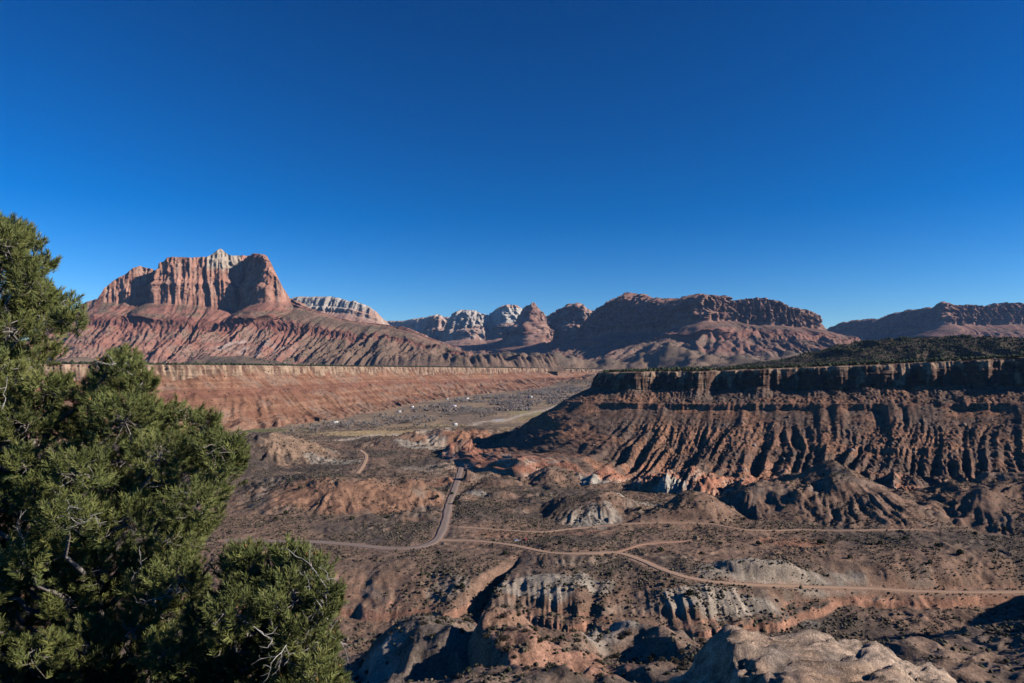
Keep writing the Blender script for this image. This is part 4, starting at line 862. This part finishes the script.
# ------------------------------------------------------------------ houses, cars, mast
def house(px, py, L, W, H, rz, wall, roof, label):
    p = pix2ground([px], [py])[0]; t = empty('house', p, rz); tag(t, label, 'house', 'houses among the cottonwoods')
    m = MB(); m.box(-L / 2, L / 2, -W / 2, W / 2, -1, H, wall)
    g_ = np.array([(-L / 2, -W / 2, H), (-L / 2, W / 2, H), (-L / 2, 0, H + W * .28), (L / 2, -W / 2, H), (L / 2, W / 2, H), (L / 2, 0, H + W * .28)]); m.add(g_, [(0, 2, 1), (3, 4, 5)], wall); m.build('wall', M_plain, t)
    r_ = MB(); e = .5; z1 = H + W * .28 + .25
    for sgn in (-1, 1):
        V = np.array([(-L / 2 - e, 0, z1), (L / 2 + e, 0, z1), (L / 2 + e, sgn * (W / 2 + e), H - .05), (-L / 2 - e, sgn * (W / 2 + e), H - .05)]); V = np.vstack([V, V - np.array([0, 0, .2])])
        r_.add(V, [(0, 1, 2, 3), (7, 6, 5, 4), (0, 4, 5, 1), (1, 5, 6, 2), (2, 6, 7, 3), (3, 7, 4, 0)], roof)
    r_.build('roof', M_plain, t)
    for k in (-.3, .3):
        w_ = MB(); w_.box(L * k - .7, L * k + .7, -W / 2 - .06, -W / 2 + .05, 1.0, 2.2, (0.04, 0.045, 0.05)); w_.build('window', M_glass, t)
    d_ = MB(); d_.box(-.5, .5, -W / 2 - .07, -W / 2 + .05, 0, 2.1, (0.12, 0.07, 0.05)); d_.build('door', M_plain, t)
WH, GR, BR = (0.72, 0.70, 0.66), (0.45, 0.44, 0.43), (0.22, 0.15, 0.11)
for a in [(530, 398, 22, 12, 6, .2, WH, WH, 'largest white house, alone at the right end of the cottonwoods'),
          (467, 399, 17, 9, 4, .5, WH, GR, 'white house with grey roof close under the red slope, right one of a row'),
          (459, 399.5, 20, 9, 4, .3, (0.6, 0.58, 0.54), WH, 'long pale roofed house in the middle of the row under the red slope'),
          (447, 399.5, 12, 8, 4, .1, WH, GR, 'small white house at the left end of the row under the red slope'),
          (454, 407, 16, 10, 4.5, -.2, WH, (0.6, 0.6, 0.62), 'white house deep among the grey cottonwoods below the row'),
          (455, 425.5, 12, 8, 3.5, .1, WH, WH, 'low white shed beside the tan meadow, nearest of the buildings'),
          (412, 407.5, 10, 8, 4, .4, WH, GR, 'small white cottage near the foot of the red mesa'),
          (399, 412.5, 14, 8, 3.5, .3, (0.5, 0.48, 0.45), (0.55, 0.55, 0.57), 'grey metal roofed barn at the left end of the settlement'),
          (426, 407, 10, 7, 3.5, 0, (0.5, 0.42, 0.34), BR, 'brown roofed cabin between the white cottage and the grove'),
          (335, 423.5, 15, 8, 3.5, .5, (0.55, 0.5, 0.45), WH, 'pale roofed ranch house near the dark green meadow')]: house(*a)
def car(px, py, rz, paint, label):
    p = pix2ground([px], [py])[0]; t = empty('parked_car', p, rz); tag(t, label, 'car', 'cars parked by the dirt road')
    prof = [(-2.2, .4), (-2.2, .95), (-2.0, 1.02), (-1.55, 1.08), (-1.15, 1.62), (.45, 1.66), (1.05, 1.12), (1.95, .98), (2.2, .8), (2.22, .4)]
    m = MB(); n = len(prof); V = []
    for y_, k in ((-.86, 1), (.86, 1)):
        V += [(x, y_ * (.86 if z > 1.2 else 1), z) for x, z in prof]
    m.add(V, [(i, (i + 1) % n, n + (i + 1) % n, n + i) for i in range(n)], paint); m.add(V, [(0, i + 1, i) for i in range(1, n - 1)] + [(n, n + i, n + i + 1) for i in range(1, n - 1)], paint); m.build('body', M_paint, t)
    gl = (0.02, 0.022, 0.025)
    for s_ in (-1, 1):
        w = MB(); w.add([(-1.2, s_ * .885, 1.12), (.85, s_ * .885, 1.14), (.42, s_ * .76, 1.58), (-1.05, s_ * .76, 1.55)], [(0, 1, 2, 3)], gl); w.build('window', M_glass, t)
    w = MB(); w.add([(1.08, -.72, 1.13), (1.08, .72, 1.13), (.5, .64, 1.64), (.5, -.64, 1.64)], [(0, 1, 2, 3)], gl); w.build('windscreen', M_glass, t)
    for sx in (-1.35, 1.4):
        for sy in (-.8, .8):
            w = MB(); a = np.linspace(0, 2 * np.pi, 15)[:-1]; V = [(sx + .34 * math.cos(q), sy + d, .34 + .34 * math.sin(q)) for d in (-.11, .11) for q in a]
            w.add(V, [(i, (i + 1) % 14, 14 + (i + 1) % 14, 14 + i) for i in range(14)], (0.02, 0.02, 0.02)); w.add(V, [(0, i + 1, i) for i in range(1, 13)] + [(14, 14 + i, 15 + i) for i in range(1, 13)], (0.1, 0.1, 0.1)); w.build('wheel', M_plain, t)
    for s_ in (-.6, .6):
        w = MB(); w.box(2.18, 2.24, s_ - .18, s_ + .18, .62, .78, (0.7, 0.7, 0.68)); w.build('headlight', M_paint, t)
car(516.5, 541.5, .3, (0.35, 0.40, 0.48), 'blue grey parked car on the dirt pull-off, the left one of two')
car(524.5, 541, 2.6, (0.33, 0.02, 0.03), 'dark red parked car on the dirt pull-off beside the blue grey one')
G, Vv = SW['low dark wooded hill rising behind the rim of the dark mesa']; px, py = proj(G.reshape(-1, 3)); i = np.argmin(np.abs(px - 862) + 3 * np.abs(Vv.ravel() - 2.0) + 0 * py); b = G.reshape(-1, 3)[i]
t = empty('radio_mast', b); tag(t, 'thin pale radio mast on the dark wooded hill', 'mast')
m = MB(); m.tube([(0, 0, -1), (0, 0, 18)], [.35, .2], 6, (0.55, 0.52, 0.48)); m.build('pole', M_plain, t)
m = MB(); m.box(-1.2, 1.2, -.1, .1, 15.6, 15.9, (0.5, 0.48, 0.45)); m.build('cross_arm', M_plain, t)

# ------------------------------------------------------------------ air
hm = bpy.data.materials.new('haze_air'); hm.use_nodes = True; ht = hm.node_tree; ht.nodes.clear()
pv = ht.nodes.new('ShaderNodeVolumePrincipled'); ho = ht.nodes.new('ShaderNodeOutputMaterial')
pv.inputs['Color'].default_value = (0.36, 0.56, 1.0, 1); pv.inputs['Density'].default_value = 1.1e-5; pv.inputs['Anisotropy'].default_value = 0.0
ht.links.new(pv.outputs[0], ho.inputs['Volume'])
m = MB(); m.box(-17000, 17000, -17000, 17000, -110, 1500); hz_o = m.build('haze', hm); tag(hz_o, 'thin blue air over the whole valley', 'haze', kind='stuff')
